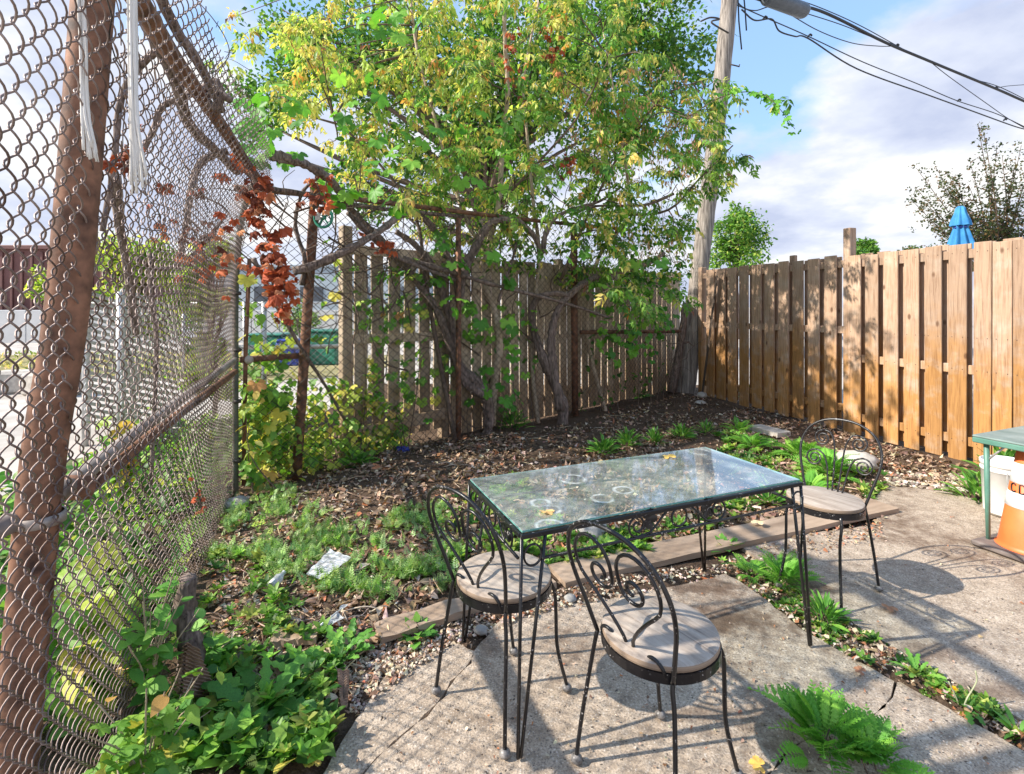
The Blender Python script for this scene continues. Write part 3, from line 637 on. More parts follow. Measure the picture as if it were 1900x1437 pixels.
# ================================================================== utility pole, cables
pole = thing('utility_pole', 'weathered grey wooden utility pole leaning beside the cedar fence corner', 'pole', tuple(G(1273, 728)))
pts = [P(1270, 740, 8.72), P(1283, 640, 8.72), P(1298, 500, 8.75), P(1320, 320, 8.8), P(1343, 110, 8.85), P(1362, -110, 8.9), P(1385, -420, 8.95)]
base = np.array(G(1273, 728)); b = MB(); tube(b, cr(pts, 8) - base, np.concatenate([np.linspace(.158, .15, 8), np.linspace(.149, .125, len(cr(pts, 8)) - 8)]), 20, wob=.025); obj('shaft', b, polewood_m, pole)
b = MB(); tube(b, cr([P(1285, 735, 8.62), P(1290, 690, 8.62), P(1297, 650, 8.64)], 6) - base, .02, 8); obj('ground_wire', b, wire_m, pole)
for a, c_ in (((1356, 120), (1372, 124)),):
    b = MB(); tube(b, np.array([P(a[0], a[1], 8.7), P(c_[0], c_[1], 8.7), P(c_[0], c_[1] - 4, 8.7)]) - base, .012, 8); obj('step_bolt', b, wire_m, pole)
b = MB(); tube(b, cr([P(1300, 40, 8.6), P(1318, 33, 8.6), P(1335, 36, 8.6), P(1320, 42, 8.6), P(1352, 62, 8.6)], 6) - base, .014, 6); obj('bracket', b, wire_m, pole)
b = MB(); ball(b, P(1330, 302, 8.6) - base, .09, squash=1.2, seg=16); obj('lamp_cap', b, simple('dark_green_cap', (.03, .06, .05), (.08, .12, .11), 8, .5), pole)
lean1 = thing('leaning_dark_board', 'dark narrow board leaning against the cedar fence by the pole', 'board', tuple(G(1302, 728)))
b = MB(); tube(b, np.array([P(1303, 732, 8.25), P(1317, 620, 8.1), P(1330, 512, 8.0)]) - G(1302, 728), .045, 4, flat=.35); obj('plank', b, simple('dark_board', (.06, .045, .035), (.14, .10, .075), 10, .9, stretch=(1, 1, .2)), lean1, False)
lean2 = thing('leaning_grey_log', 'grey split log leaning on the utility pole from its fence side', 'log', tuple(G(1248, 728)))
b = MB(); tube(b, cr([P(1246, 728, 8.5), P(1262, 640, 8.55), P(1272, 562, 8.6)], 5) - G(1248, 728), np.linspace(.07, .05, 11), 10, wob=.08); obj('log_body', b, bark_m, lean2)
def cable(name, label, px, r, sags=None, m=cable_m):
    p = cr([P(*q) for q in px], 8); b = MB(); tube(b, p, r, 8); return tag(obj(name, b, m), label, 'cable', 'overhead cables')
def yy(px): return 8.9 + (px - 1350) / 550 * 4.2
cs = [('thick black bundled cable running down from the grey case', [(1392, -6), (1440, 8), (1520, 20), (1640, 78), (1720, 112), (1850, 166), (1900, 188), (2000, 230)], .028),
      ('thin cable twisting just above the thick bundle', [(1470, -4), (1530, 18), (1600, 50), (1700, 104), (1790, 142), (1850, 160), (1905, 186)], .009),
      ('black cable drooping below the others then rejoining lower wire', [(1376, 18), (1400, 38), (1432, 36), (1446, 58), (1475, 68), (1500, 72), (1590, 128), (1720, 176), (1800, 205), (1880, 234), (1910, 242)], .014),
      ('taut wire carrying a small hook beyond the pole', [(1368, 10), (1420, 33), (1500, 68), (1600, 115), (1700, 155), (1775, 187), (1850, 212), (1910, 240)], .010),
      ('slack wire curving up to meet the bundle', [(1462, 25), (1520, 58), (1580, 80), (1630, 86), (1662, 86)], .009),
      ('thin wire ending on the bundle from the grey case', [(1492, 24), (1560, 46), (1620, 70), (1662, 84)], .009),
      ('steep thin wire crossing from bundle to lower wires', [(1720, 110), (1760, 142), (1830, 192), (1870, 220), (1905, 240)], .008),
      ('short wire branching off at the frame edge', [(1848, 164), (1870, 160), (1910, 157)], .008),
      ('loose wire loop between pole and grey case', [(1350, -20), (1376, 12), (1400, 20), (1422, 14), (1450, 6)], .010)]
for lb, px, r in cs: cable('cable', lb, [(x, y, yy(x)) for x, y in px], r)
for lb, px in (('cut cable end hanging straight down near the pole', [(1369, -10), (1371, 40), (1376, 92)]), ('shorter cut cable end hanging beside the longer one', [(1380, -8), (1383, 25), (1385, 57)])):
    p = [P(x, y, 9.0) for x, y in px]; b = MB(); tube(b, p, .012, 6); tag(obj('cable', b, cable_m), lb, 'cable', 'overhead cables')
cc_ = thing('cable_splice_case', 'grey cylinder splice case hanging on the overhead cables', 'cable case', tuple(P(1458, 12, 9.4)))
a0, a1 = P(1420, -6, 9.25), P(1494, 22, 9.75); ax = a1 - a0; o0 = P(1458, 12, 9.4)
b = MB(); tt = np.array([0, .02, .06, .94, .98, 1.0]); tube(b, a0 + ax * tt[:, None] - o0, [.09, .125, .14, .14, .125, .09], 20); obj('case_body', b, closure_m, cc_)
b = MB(); tube(b, a0 + ax * np.array([-.12, 0.0])[:, None] - o0, [.05, .06], 12); obj('end_cap', b, cable_m, cc_)
for px_, py_ in ((1503, 68), (1665, 86), (1780, 188), (1865, 224), (1420, 35), (1848, 165)):
    p = P(px_, py_ - 1, yy(px_)); b = MB(); tube(b, cr([p + np.array([-.04, 0, -.02]), p + np.array([0, 0, .03]), p + np.array([.04, 0, .0])], 5), .018, 6)
    tag(obj('cable_clamp', b, cable_m), {1503: 'small hook clamp on the taut wire', 1665: 'clamp where slack wires meet the thick bundle', 1780: 'coiled clamp on the two lower wires', 1865: 'clamp where the lower wires converge at the frame edge', 1420: 'dark clamp on the wire just past the pole', 1848: 'clamp where short wire leaves the bundle'}[px_], 'clamp', 'cable clamps')

# ================================================================== garden chairs
def hoop_pts(): 
    half = [(.142, -.125, .425), (.168, -.15, .52), (.192, -.18, .62), (.19, -.205, .70), (.155, -.225, .77), (.085, -.238, .815), (0, -.242, .828)]
    return half + [(-x, y, z) for x, y, z in half[-2::-1]]
def back_map(u, v):     # u sideways, v height above the seat 0..0.4 -> point in the leaning back plane
    z = .43 + v; y = -.125 - (v / .4) ** .9 * .115 if v > 0 else -.125; return (u, y, z)
def spiral(cx, cy, r0, r1, a0, turns, n=22):
    t = np.linspace(0, 1, n); r = r0 + (r1 - r0) * t; a = a0 + turns * 2 * math.pi * t; return [(cx + q * math.cos(w_), cy + q * math.sin(w_)) for q, w_ in zip(r, a)]
def make_chair(label, kind, loc, rz):
    t = thing('garden_chair', label, 'chair', loc, rz, 'black iron garden chairs')
    b = MB(); lathe(b, [(.0, .462), (.168, .462), (.174, .459)], (0, 0, 0), 48, 0); lathe(b, [(.174, .459), (.175, .452), (.175, .444), (.172, .441), (0, .441)], (0, 0, 0), 48, 1)
    obj('seat', b, [ply_m, ply_edge_m], t)
    b = MB(); lathe(b, [(.166, .440), (.178, .440), (.178, .412), (.166, .412), (.166, .440)], (0, 0, 0), 48); obj('seat_ring', b, iron_m, t, False)
    for sx in (-1, 1):
        for pts in ([(sx * .142, -.125, .425), (sx * .145, -.13, .40), (sx * .155, -.135, .34), (sx * .175, -.158, .16), (sx * .188, -.172, .018)],
                    [(sx * .12, .125, .425), (sx * .128, .14, .38), (sx * .125, .15, .30), (sx * .128, .155, .17), (sx * .145, .19, .018)]):
            b = MB(); tube(b, cr(pts, 6), .0068, 10); l = obj('leg', b, iron_m, t)
            b = MB(); lathe(b, [(.003, .0), (.014, .001), (.019, .008), (.018, .016), (.011, .023), (.003, .026)], (pts[-1][0], pts[-1][1], 0), 14); obj('ball_foot', b, foot_m, l)
    b = MB(); tube(b, cr(hoop_pts(), 6), .0068, 10); obj('back_hoop', b, iron_m, t)
    if kind == 'heart':
        for s in (-1, 1):
            c = spiral(.085, .010, .009, .034, 1.6, -1.35, 20) + [(.035, -.004), (.016, .018), (.018, .05), (.05, .10), (.10, .155), (.148, .205), (.160, .255), (.148, .30), (.115, .335), (.075, .345), (.035, .325), (.014, .285), (.014, .24)]
            c += spiral(.062, .232, .048, .013, math.pi * .98, 1.25, 22)
            b = MB(); tube(b, cr([back_map(s * u, v) for u, v in c], 2), .0055, 8); obj('scroll', b, iron_m, t)
    else:
        for s in (-1, 1):
            c = [(.012, 0), (.016, .10), (.020, .20), (.030, .28), (.055, .325), (.09, .33)] + spiral(.088, .288, .042, .008, math.pi * .5, -1.9, 28)
            b = MB(); tube(b, cr([back_map(s * u, v) for u, v in c], 2), .0045, 8); obj('scroll', b, iron_m, t)
            c = [(.03, 0), (.042, .08), (.052, .15), (.075, .205), (.11, .222)] + spiral(.118, .178, .044, .009, math.pi * .55, -1.9, 28)
            b = MB(); tube(b, cr([back_map(s * u, v) for u, v in c], 2), .0045, 8); obj('scroll', b, iron_m, t)
    return t
make_chair('black iron chair nearest the camera, its heart-scroll back towards the viewer', 'heart', (.455, 1.58, 0), R(-54))
make_chair('black iron chair at the glass table end, white peeling paint on its heart-scroll hoop', 'heart', (-.03, 1.905, 0), R(-46))
make_chair('black iron chair with four round scrolls in its back, by the ferns and timber', 'spiral', (1.62, 2.655, 0), R(128))

# ================================================================== glass table
tb = thing('glass_table', 'black iron table with dusty glass top and scrollwork apron', 'table', (.031, 1.633, 0), math.atan2(.386, .922))
TL, TW, TH = 1.262, .538, .735
b = MB(); box(b, (TL / 2, TW / 2, TH - .005), (TL - .004, TW - .004, .009), 0, bev=.0015)
me = b.mesh('glass_top', [glass_m, glass_edge_m], False)
for p in me.polygons:
    if abs(p.normal.z) < .5: p.material_index = 1
link('glass_top', me, tb)
b = MB(); z = TH - .019
for (x, y, sx, sy) in ((TL / 2, 0, TL + .01, .016), (TL / 2, TW, TL + .01, .016), (0, TW / 2, .016, TW - .018), (TL, TW / 2, .016, TW - .018)): box(b, (x, y, z), (sx, sy, .016), bev=.002)
obj('top_frame', b, iron_m, tb, False)
zl = .634
feet = [(-.005, .01), (1.36, .03), (1.40, .69), (0.0, .62)]; cor = [(0, 0), (TL, 0), (TL, TW), (0, TW)]
for k, ((fx, fy), (cx_, cy_)) in enumerate(zip(feet, cor)):
    dx = .085 if cx_ == 0 else -.085; dx = dx * (.6 if k == 1 else 1)
    b = MB(); 
    tube(b, [(cx_, cy_, TH - .02), (fx - .004 * np.sign(dx), fy, .004)], .0062, 8); tube(b, [(cx_ + dx, cy_, TH - .02), (fx + .006 * np.sign(dx), fy, .004)], .0062, 8); obj('leg', b, iron_m, tb)
    b = MB(); a = np.linspace(0, 2 * math.pi, 25)[:-1]; f = .10; c0 = (cx_ + dx * .47 + (fx - cx_) * f, cy_ + (fy - cy_) * f); rr = .031
    tube(b, [(c0[0] + rr * math.cos(q), c0[1], TH - .085 + rr * math.sin(q) * 1.1) for q in a], .0038, 6, closed=True); obj('leg_ring', b, iron_m, tb)
for (p0, p1) in (((.07, .0), (TL - .02, .0)), ((.07, TW + .01), (TL - .0, TW + .01)), ((0, .03), (0, TW)), ((TL, .03), (TL, TW))):
    b = MB(); tube(b, [(*p0, zl), (*p1, zl)], .0055, 8); obj('lower_rail', b, iron_m, tb)
def apron(x0, y, horiz=True, half=.22):
    """C-scrolls with a leaf each side of a centre ring, hung between top frame and lower rail"""
    def mp(u, v): return (x0 + u, y, zl + .045 + v) if horiz else (y, x0 + u, zl + .045 + v)
    b = MB(); a = np.linspace(0, 2 * math.pi, 25)[:-1]; tube(b, [mp(.034 * math.cos(q), .034 * math.sin(q)) for q in a], .0042, 6, closed=True); obj('apron_ring', b, iron_m, tb)
    for s in (-1, 1):
        c = [(.012, .04), (.05, .034), (.09, .0), (.13, -.034), (.17, -.04)] + spiral(.185, -.002, .040, .008, -math.pi * .5, 1.7, 26)
        c = [(s * half / .22 * u, v) for u, v in c]; b = MB(); tube(b, cr([mp(u, v) for u, v in c], 2), .0042, 6); obj('apron_scroll', b, iron_m, tb)
        b = MB(); V, Fq = t_lobed(3, 5, .2); V = V * .055
        P_ = np.array([mp(s * (.15 - v[1]), v[0] + .012 ) for v in V]); P_[:, 1 if horiz else 0] += V[:, 2] * .5 + (.003 if horiz else 0)
        b.add(P_, Fq); b.add(P_ + (np.array([0, .003, 0]) if horiz else np.array([.003, 0, 0])), Fq[:, ::-1]); obj('iron_leaf', b, iron_m, tb)
apron(TL / 2, 0); apron(TL / 2, TW); apron(TW / 2, 0, False, .19); apron(TW / 2, TL, False, .19)
# corner curls under the glass
for (x, y, sx, sy) in ((.0, .0, 1, 1), (TL, 0, -1, 1), (0, TW, 1, -1), (TL, TW, -1, -1)):
    b = MB()
    for sw in (0, 1):
        c = [(.01, .01), (.06, .035), (.12, .045)] + spiral(.125, .018, .030, .006, math.pi * .5, -1.5, 20)
        c = [(v, u) if sw else (u, v) for u, v in c]; tube(b, cr([(x + sx * u, y + sy * v, TH - .022) for u, v in c], 2), .0035, 6)
    obj('corner_curl', b, iron_m, tb)

# ================================================================== folding table, cone, bucket
ft = thing('folding_table', 'green metal folding card table with worn vinyl top at the frame edge', 'table')
zt = .67; c0 = P(1803, 806, 1); Yc = F * (H - zt) / (806 - HY); A = np.array([(1803 - CX) / F * Yc, Yc, zt])
u1 = np.array([.62, -.35, 0]); u1 /= np.linalg.norm(u1); u1 = np.array([.39, -.92, 0]); u1 /= np.linalg.norm(u1); u2 = np.array([.92, .39, 0]); u2 /= np.linalg.norm(u2)
S = .86; ctr = A + u1 * S / 2 + u2 * S / 2; Mt = np.stack([u1, u2, [0, 0, 1]], -1)
b = MB(); box(b, ctr + [0, 0, -.008], (S, S, .014), 0, Mt, .005); obj('table_top', b, green_top_m, ft, False)
b = MB(); 
for (du, dv, su, sv) in ((0, -S / 2 + .012, S, .024), (0, S / 2 - .012, S, .024), (-S / 2 + .012, 0, .024, S - .05), (S / 2 - .012, 0, .024, S - .05)): box(b, ctr + u1 * du + u2 * dv + [0, 0, -.031], (su, sv, .032), 0, Mt, .005)
obj('rim', b, green_metal_m, ft, False)
for (a_, c_) in ((.05, .05), (S - .05, .05), (.05, S - .05), (S - .05, S - .05)):
    p = A + u1 * a_ + u2 * c_; b = MB(); tube(b, [p + [0, 0, -.03], p + [.015, .01, -.36], p + [.03, .02, -.67]], [.015, .014, .011], 12); l = obj('leg', b, green_metal_m, ft)
    b = MB(); tube(b, [p + [.03, .02, -.655], p + [.0305, .02, -.67]], .014, 12); obj('rubber_foot', b, rubber_m, l)
    b = MB(); q = p + u1 * (.09 if a_ < .4 else -.09); tube(b, [p + [.008, -.008, -.14], q + [0, 0, -.045]], .006, 6); obj('brace', b, galv_m, ft)
cone = thing('traffic_cone', 'orange traffic cone with white bands and black lettering under the green table', 'traffic cone', (3.045, 3.0, 0), R(-12))
prof = [(.162, .036), (.150, .038), (.146, .06), (.062, .615), (.050, .62), (.047, .60)]
def cone_r(z): return .146 + (.062 - .146) * (z - .06) / (.615 - .06)
b = MB(); lathe(b, prof, sides=48); obj('cone_body', b, orange_m, cone)
for z0, z1 in ((.275, .36), (.415, .53)):
    b = MB(); lathe(b, [(cone_r(z0) + .0005, z0), (cone_r(z0) + .0025, z0 + .001), (cone_r(z1) + .0025, z1 - .001), (cone_r(z1) + .0005, z1)], sides=48); obj('white_band', b, refl_m, cone)
b = MB(); box(b, (0, 0, .018), (.40, .40, .034), 0, rotz(R(32)), .01); obj('cone_base', b, rubber_m, cone, False)
def on_cone(u, v, rr=.004):     # u metres around from the letter centre, v height
    ang0 = math.atan2(-3.0, -3.045) + R(12) ; r_ = cone_r(v) + rr; a = ang0 + u / r_; return (r_ * math.cos(a), r_ * math.sin(a), v)
lt = {'C': [[(.75, .82), (.45, 1), (.1, .85), (0, .5), (.1, .15), (.45, 0), (.75, .18)]], 'D': [[(0, 0), (0, 1), (.4, 1), (.72, .8), (.8, .5), (.72, .2), (.4, 0), (0, 0)]]}
for ch, u0 in (('C', -.100), ('D', -.052)):
    b = MB()
    for st in lt[ch]: tube(b, [on_cone(u0 + x * .036, .364 + y * .048) for x, y in (cr(st, 4) if ch == 'C' else st)], .0036, 6)
    obj('letter', b, black_m, cone)
bk = thing('plastic_bucket', 'white plastic bucket with wire handle beside the cone', 'bucket', (3.47, 3.58, 0))
b = MB(); lathe(b, [(0, .01), (.122, .01), (.128, .0), (.132, .02), (.144, .30), (.150, .302), (.150, .318), (.146, .32), (.146, .338), (.152, .34), (.152, .366), (.146, .370), (.141, .366), (.128, .03), (0, .025)], sides=48); obj('bucket_body', b, white_plastic_m, bk)
b = MB(); tube(b, cr([(-.11, -.105, .32), (-.12, -.13, .24), (-.03, -.165, .205), (.07, -.15, .25), (.125, -.09, .33)], 6), .002, 6); obj('wire_handle', b, galv_m, bk)
b = MB(); a = np.linspace(-1.95, -1.55, 8)
for z0, z1 in ((.155, .19), (.142, .147), (.13, .135)):
    for q in range(7): pass
    V = [((.1355 + .043 * z + .0012) * math.cos(q), (.1355 + .043 * z + .0012) * math.sin(q), z) for z in (z0, z1) for q in a]; b.add(V, [[i, i + 1, i + 9, i + 8] for i in range(7)])
obj('printed_label', b, simple('grey_print', (.2, .22, .25), (.35, .37, .4), 40, .5, bd=0), bk)

# ================================================================== timber edging, stones, litter on the ground
def ground_board(name, label, p0, p1, wd, th, m=greywood_m, cat='board', group=None, z=.005):
    p0 = np.array(p0[:2]); p1 = np.array(p1[:2]); d = p1 - p0; L = np.linalg.norm(d); c = (p0 + p1) / 2; b = MB()
    nseg = 14; xs = np.linspace(-L / 2, L / 2, nseg); V = []
    for x in xs:
        j = rng.normal(0, .0025, 8); V += [(x, -wd / 2 + j[0], 0), (x, wd / 2 + j[1], 0), (x, wd / 2 + j[2], th + j[3]), (x, -wd / 2 + j[4], th + j[5])]
    Fq = [[i * 4 + q, i * 4 + (q + 1) % 4, i * 4 + 4 + (q + 1) % 4, i * 4 + 4 + q] for i in range(nseg - 1) for q in range(4)] + [[3, 2, 1, 0], [(nseg - 1) * 4 + q for q in range(4)]]
    b.add(V, Fq); o = obj(name, b, m, None, False, loc=(c[0], c[1], z), rot=(0, 0, math.atan2(d[1], d[0]))); return tag(o, label, cat, group)
q0, q1 = G(1033, 1072)[:2], G(1640, 940)[:2]
ground_board('timber_edging', 'long weathered timber plank lying between soil and patio under the table', q0, q1, .205, .03, z=-.005)
ground_board('timber_edging', 'low half-buried timber continuing behind the first chair legs', G(700, 1178), G(1020, 1078), .12, .03, z=-.008)
ground_board('timber_scrap', 'short dark plank scrap half buried among weeds', G(505, 1195), G(590, 1185), .09, .03)
ground_board('timber_scrap', 'dark plank scrap beside the corrugated sheet', G(395, 1250), G(470, 1215), .07, .03, m=bark_m)
ground_board('paving_stone', 'flat pale paving stone near the cedar fence', G(1400, 797), G(1455, 812), .2, .05, stone_m, 'stone', 'flat stones')
ground_board('paving_stone', 'flat brown stone at the end of the long timber', G(1545, 930), G(1600, 935), .14, .03, greywood_m, 'stone', 'flat stones')
def rock(label, g, r, m=stone_m, sq=.6, name='rock', group='stones'):
    b = MB(); t = np.linspace(.01, math.pi - .01, 8); a = np.arange(10) / 10 * 2 * math.pi; sd = rnd.uniform(0, 99)
    V = []
    for th in t:
        for q in a:
            d = Vector((math.sin(th) * math.cos(q), math.sin(th) * math.sin(q), math.cos(th))); k = r * (1 + .35 * mn.noise(d * 1.6 + Vector((sd, 0, 0)))); V.append((d.x * k * 1.2, d.y * k, d.z * k * sq))
    Fq = [[i * 10 + j, i * 10 + (j + 1) % 10, (i + 1) * 10 + (j + 1) % 10, (i + 1) * 10 + j] for i in range(7) for j in range(10)]
    b.add(V, Fq); return tag(obj(name, b, m, loc=(g[0], g[1], g[2] + r * sq * .35), rot=(0, 0, rnd.uniform(0, 6))), label, 'stone', group)
rock('rounded pinkish stone beside the utility pole base', G(1303, 737), .09)
rock('pale flat stone just in front of the pole stone', G(1300, 748), .08, sq=.3)
rock('large pale rock behind the four-scroll chair', G(1585, 862), .16, sq=.55)
rock('pale rock at the corner post of the leaning fence', G(440, 938), .075, gstone_m)
rock('pale rock between the table legs in the soil', G(1097, 990), .10, gstone_m, sq=.7)
rock('small pebble near the glass bottle', G(498, 1036), .03)
rock('brown pebble by the timber plank end', G(1058, 1113), .028, gstone_m)
rock('pebble behind the first chair legs', G(892, 1172), .028, gstone_m)
# clear packet, spoon, bottle, corrugated bits, blue thing
def sheet(label, name, cat, px, m, z=.02, th=.004, wave=.006, sub=10, kid=None):
    c = [np.append(G(x, y)[:2], 0) for x, y in px]; b = MB(); V = []
    for i in range(sub + 1):
        for j in range(sub + 1):
            u, v = i / sub, j / sub; p = (1 - u) * (1 - v) * c[0] + u * (1 - v) * c[1] + u * v * c[2] + (1 - u) * v * c[3]
            V.append((p[0], p[1], z + wave * mn.noise(Vector((p[0] * 25, p[1] * 25, z * 40))) * 2))
    V = np.array(V); n = sub + 1; Q = [[i * n + j, (i + 1) * n + j, (i + 1) * n + j + 1, i * n + j + 1] for i in range(sub) for j in range(sub)]
    b.add(V, Q); return tag(obj(name, b, m), label, cat)
sheet('crumpled clear plastic packet lying on the weeds', 'plastic_packet', 'packet', [(568, 1092), (612, 1045), (652, 1060), (596, 1104)], film_m, .075)
b = MB(); g = G(503, 1100); lathe(b, [(0, 0), (.022, 0), (.024, .01), (.024, .06), (.012, .08), (.011, .098), (.013, .10), (.010, .10)], sides=16); o = obj('glass_bottle', b, film_m, loc=(g[0], g[1], .03), rot=(R(75), 0, R(165))); tag(o, 'small clear glass bottle lying in the litter', 'bottle')
b = MB(); g = G(615, 1160); V, Fq = t_ovate(.5, .2, .1); b.add(V * .06 + [0, .06, 0], Fq); tube(b, [(0, -.07, .005), (0, .07, .0)], [.006, .003], 6); tag(obj('plastic_spoon', b, film_m, loc=(g[0], g[1], .035), rot=(0, 0, R(-20))), 'broken clear plastic spoon on the soil', 'spoon')
sheet('torn strip of clear plastic beside the spoon', 'plastic_strip', 'plastic', [(585, 1172), (625, 1148), (640, 1158), (600, 1180)], film_m, .03, sub=6)
def corrugated(label, pts3, n=12, amp=.006):
    c = [np.array(p) for p in pts3]; b = MB(); V = []; nn = np.cross(c[1] - c[0], c[3] - c[0]); nn /= np.linalg.norm(nn); m_ = n * 6
    for i in range(m_ + 1):
        for j in range(5):
            u, v = i / m_, j / 4; p = (1 - u) * (1 - v) * c[0] + u * (1 - v) * c[1] + u * v * c[2] + (1 - u) * v * c[3]; V.append(p + nn * amp * math.sin(2 * math.pi * u * n) + nn * .02 * mn.noise(Vector((u * 3, v * 3, 1))))
    Q = [[i * 5 + j, (i + 1) * 5 + j, (i + 1) * 5 + j + 1, i * 5 + j + 1] for i in range(m_) for j in range(4)]; b.add(V, Q)
    return tag(obj('corrugated_sheet', b, board_m), label, 'sheet', 'brown corrugated sheets')
corrugated('torn brown corrugated piece standing upright at the stump', [P(335, 1290, 1.78), P(345, 1190, 1.82), P(370, 1205, 1.86), P(405, 1300, 1.92)], 14)
corrugated('upright corrugated flap folded behind the torn piece', [P(322, 1280, 1.72), P(340, 1195, 1.8), P(348, 1195, 1.84), P(336, 1290, 1.80)], 12)
corrugated('curved corrugated strip lying where weeds meet concrete', [G(632, 1312, .02), G(625, 1242, .06), G(648, 1245, .04), G(645, 1312, .015)], 14, .005)
b = MB(); g = G(748, 838); 
for k in range(5): tube(b, cr([(rnd.uniform(-.07, .07), rnd.uniform(-.04, .04), rnd.uniform(.0, .05)) for _ in range(5)], 4), .014, 6, flat=.4)
tag(obj('blue_rag', b, blue_m, loc=tuple(g)), 'small crumpled blue plastic rag at the foot of the old fence', 'rag')

# ================================================================== pulley and rag strips
pu = thing('clothesline_pulley', 'green plastic clothesline pulley wheel on the brown fence post', 'pulley', tuple(P(600, 404, 4.32)))
pu.rotation_euler = (0, 0, R(-12))
b = MB(); a = np.linspace(0, 2 * math.pi, 41)[:-1]; tube(b, [(.082 * math.cos(q), 0, .082 * math.sin(q)) for q in a], .012, 8, closed=True); obj('wheel_rim', b, pulley_m, pu)
b = MB()
for k in range(5):
    q = k / 5 * 2 * math.pi + .4; tube(b, [(.012 * math.cos(q), 0, .012 * math.sin(q)), (.078 * math.cos(q), 0, .078 * math.sin(q))], [.017, .022], 4, flat=.35)
tube(b, [(0, -.014, 0), (0, .014, 0)], .022, 14); obj('spokes', b, pulley_m, pu)
b = MB(); box(b, (-.035, -.025, .03), (.05, .006, .11), bev=.002); tube(b, [(0, -.03, 0), (0, .03, 0)], .009, 8); obj('bracket', b, galv_m, pu)
for lb, pts, n, wd in (('long frayed white cloth strip hanging from the leaning fence', [(243, -60), (246, 100), (250, 220), (257, 350)], 16, .016), ('shorter frayed white cloth strip on the thick brown post', [(150, -40), (158, 100), (160, 200), (172, 290)], 12, .011)):
    t = thing('cloth_strip', lb, 'cloth', tuple(P(pts[0][0], 100, 1.02)))
    for k in range(n):
        o_ = (k / n - .5) * wd * 1.6; ys = 1.02 if n == 16 else 1.03
        p = [P(x, y + (rnd.uniform(-25, 12) if i == 3 else 0), ys) + np.array([o_ * (.6 + .9 * (i == 3)) + rnd.uniform(-.002, .002), rnd.uniform(-.004, .004), 0]) - P(pts[0][0], 100, 1.02) for i, (x, y) in enumerate(pts)]
        b = MB(); tube(b, cr(p, 5), .0016 if k % 3 else .0028, 5); obj('strand', b, fabric_m, t)
# barbed wire
bw = thing('barbed_wire', 'loose barbed wire curving in the sky above the leaning fence', 'wire')
p = cr([P(355, -10, 3.0), P(395, 35, 3.0), P(420, 75, 3.0), P(424, 105, 3.0), P(400, 132, 3.0), P(380, 140, 2.9)], 8); b = MB(); tube(b, p, .003, 5); obj('strand', b, wire_m, bw)
for k in (10, 22, 34):
    b = MB(); 
    for q in range(2): d = np.array([rnd.uniform(-.03, .03), .01, rnd.uniform(-.03, .03)]); tube(b, [p[k] - d, p[k] + d], .0022, 4)
    obj('barb', b, wire_m, bw)

# ================================================================== far things beyond the fences
def building(name, label, cat, c, size, m, rz=0, nwin=0, flutes=0):
    t = thing(name, label, cat, c, rz); b = MB(); w_, d_, h_ = size; box(b, (0, 0, h_ / 2), (w_, d_, h_)); obj('wall', b, m, t, False)
    b = MB(); box(b, (0, 0, h_ + .1), (w_ + .3, d_ + .3, .2), bev=.03); obj('roof', b, m, t, False)
    if flutes:
        b = MB(); box(b, (0, 0, 0), (.12, .06, h_ - .5), bev=.02); me = b.mesh('cladding_rib', m, False); n = int(w_ / .45)
        for k in range(min(n, 90)): link('cladding_rib', me, t, (-w_ / 2 + .2 + k * .45, -d_ / 2 - .03, h_ / 2 + .15))
    for k in range(nwin):
        b = MB(); x = -w_ / 2 + (k + .6) * w_ / nwin; box(b, (x, -d_ / 2 - .02, h_ * .55), (w_ / nwin * .5, .05, h_ * .25), bev=.01); obj('window', b, MATS['clear_plastic'] if 0 else closure_m, t, False)
    return t
building('industrial_shed', 'low maroon ribbed metal shed far beyond the leaning fence', 'building', (-30, 27, -.1), (24, 8, 4.1), maroon_m, 0, 0, 1)
building('warehouse', 'pale grey flat-roofed warehouse far beyond the rusty fence post', 'building', (-16, 44, -.1), (18, 8, 4.6), greyblue_m, 0, 5)
t = thing('block_wall', 'long pale grey block wall behind the gravel lane', 'wall', (-12, 21.5, -.1)); nb = 26
b = MB(); box(b, (0, 0, .7), (1.16, .2, 1.4), bev=.02); me = b.mesh('wall_panel', pale_wall_m, False)
for k in range(nb): link('wall_panel', me, t, (-16 + k * 1.18, 0, 0))
for k, (x, y, a) in enumerate(((-8.6, 9.1, .3), (-7.9, 8.8, -.2), (-9.3, 8.7, 1.1))):
    b = MB(); box(b, (0, 0, .2), (.9, .4, .4), bev=.05); tag(obj('concrete_block', b, stone_m, None, False, loc=(x, y, -.08), rot=(0, 0, a)), ['rough concrete block at the lane edge, middle of three', 'rough concrete block nearest the thick brown post', 'rough concrete block turned sideways, farthest left of three'][k], 'concrete block', 'concrete blocks beside the lane')
def bin_(c, label, m, s=(.9, .7, .75)):
    t = thing('storage_bin', label, 'bin', c, rnd.uniform(-.2, .2), 'bins on the lane'); b = MB(); box(b, (0, 0, s[2] / 2), s, bev=.04); obj('bin_body', b, m, t, False); b = MB(); box(b, (0, 0, s[2] + .03), (s[0] + .06, s[1] + .06, .06), bev=.02); obj('lid', b, m, t, False)
bin_((-6.4, 13.6, -.07), 'green bin beside the small blue crate', bin_m); bin_((-4.95, 13.6, -.07), 'taller green bin standing next to the weathered fence post', bin_m, (.85, .7, .85)); bin_((-5.75, 13.2, -.07), 'small blue crate between the green bins', blue_m, (.55, .4, .62))
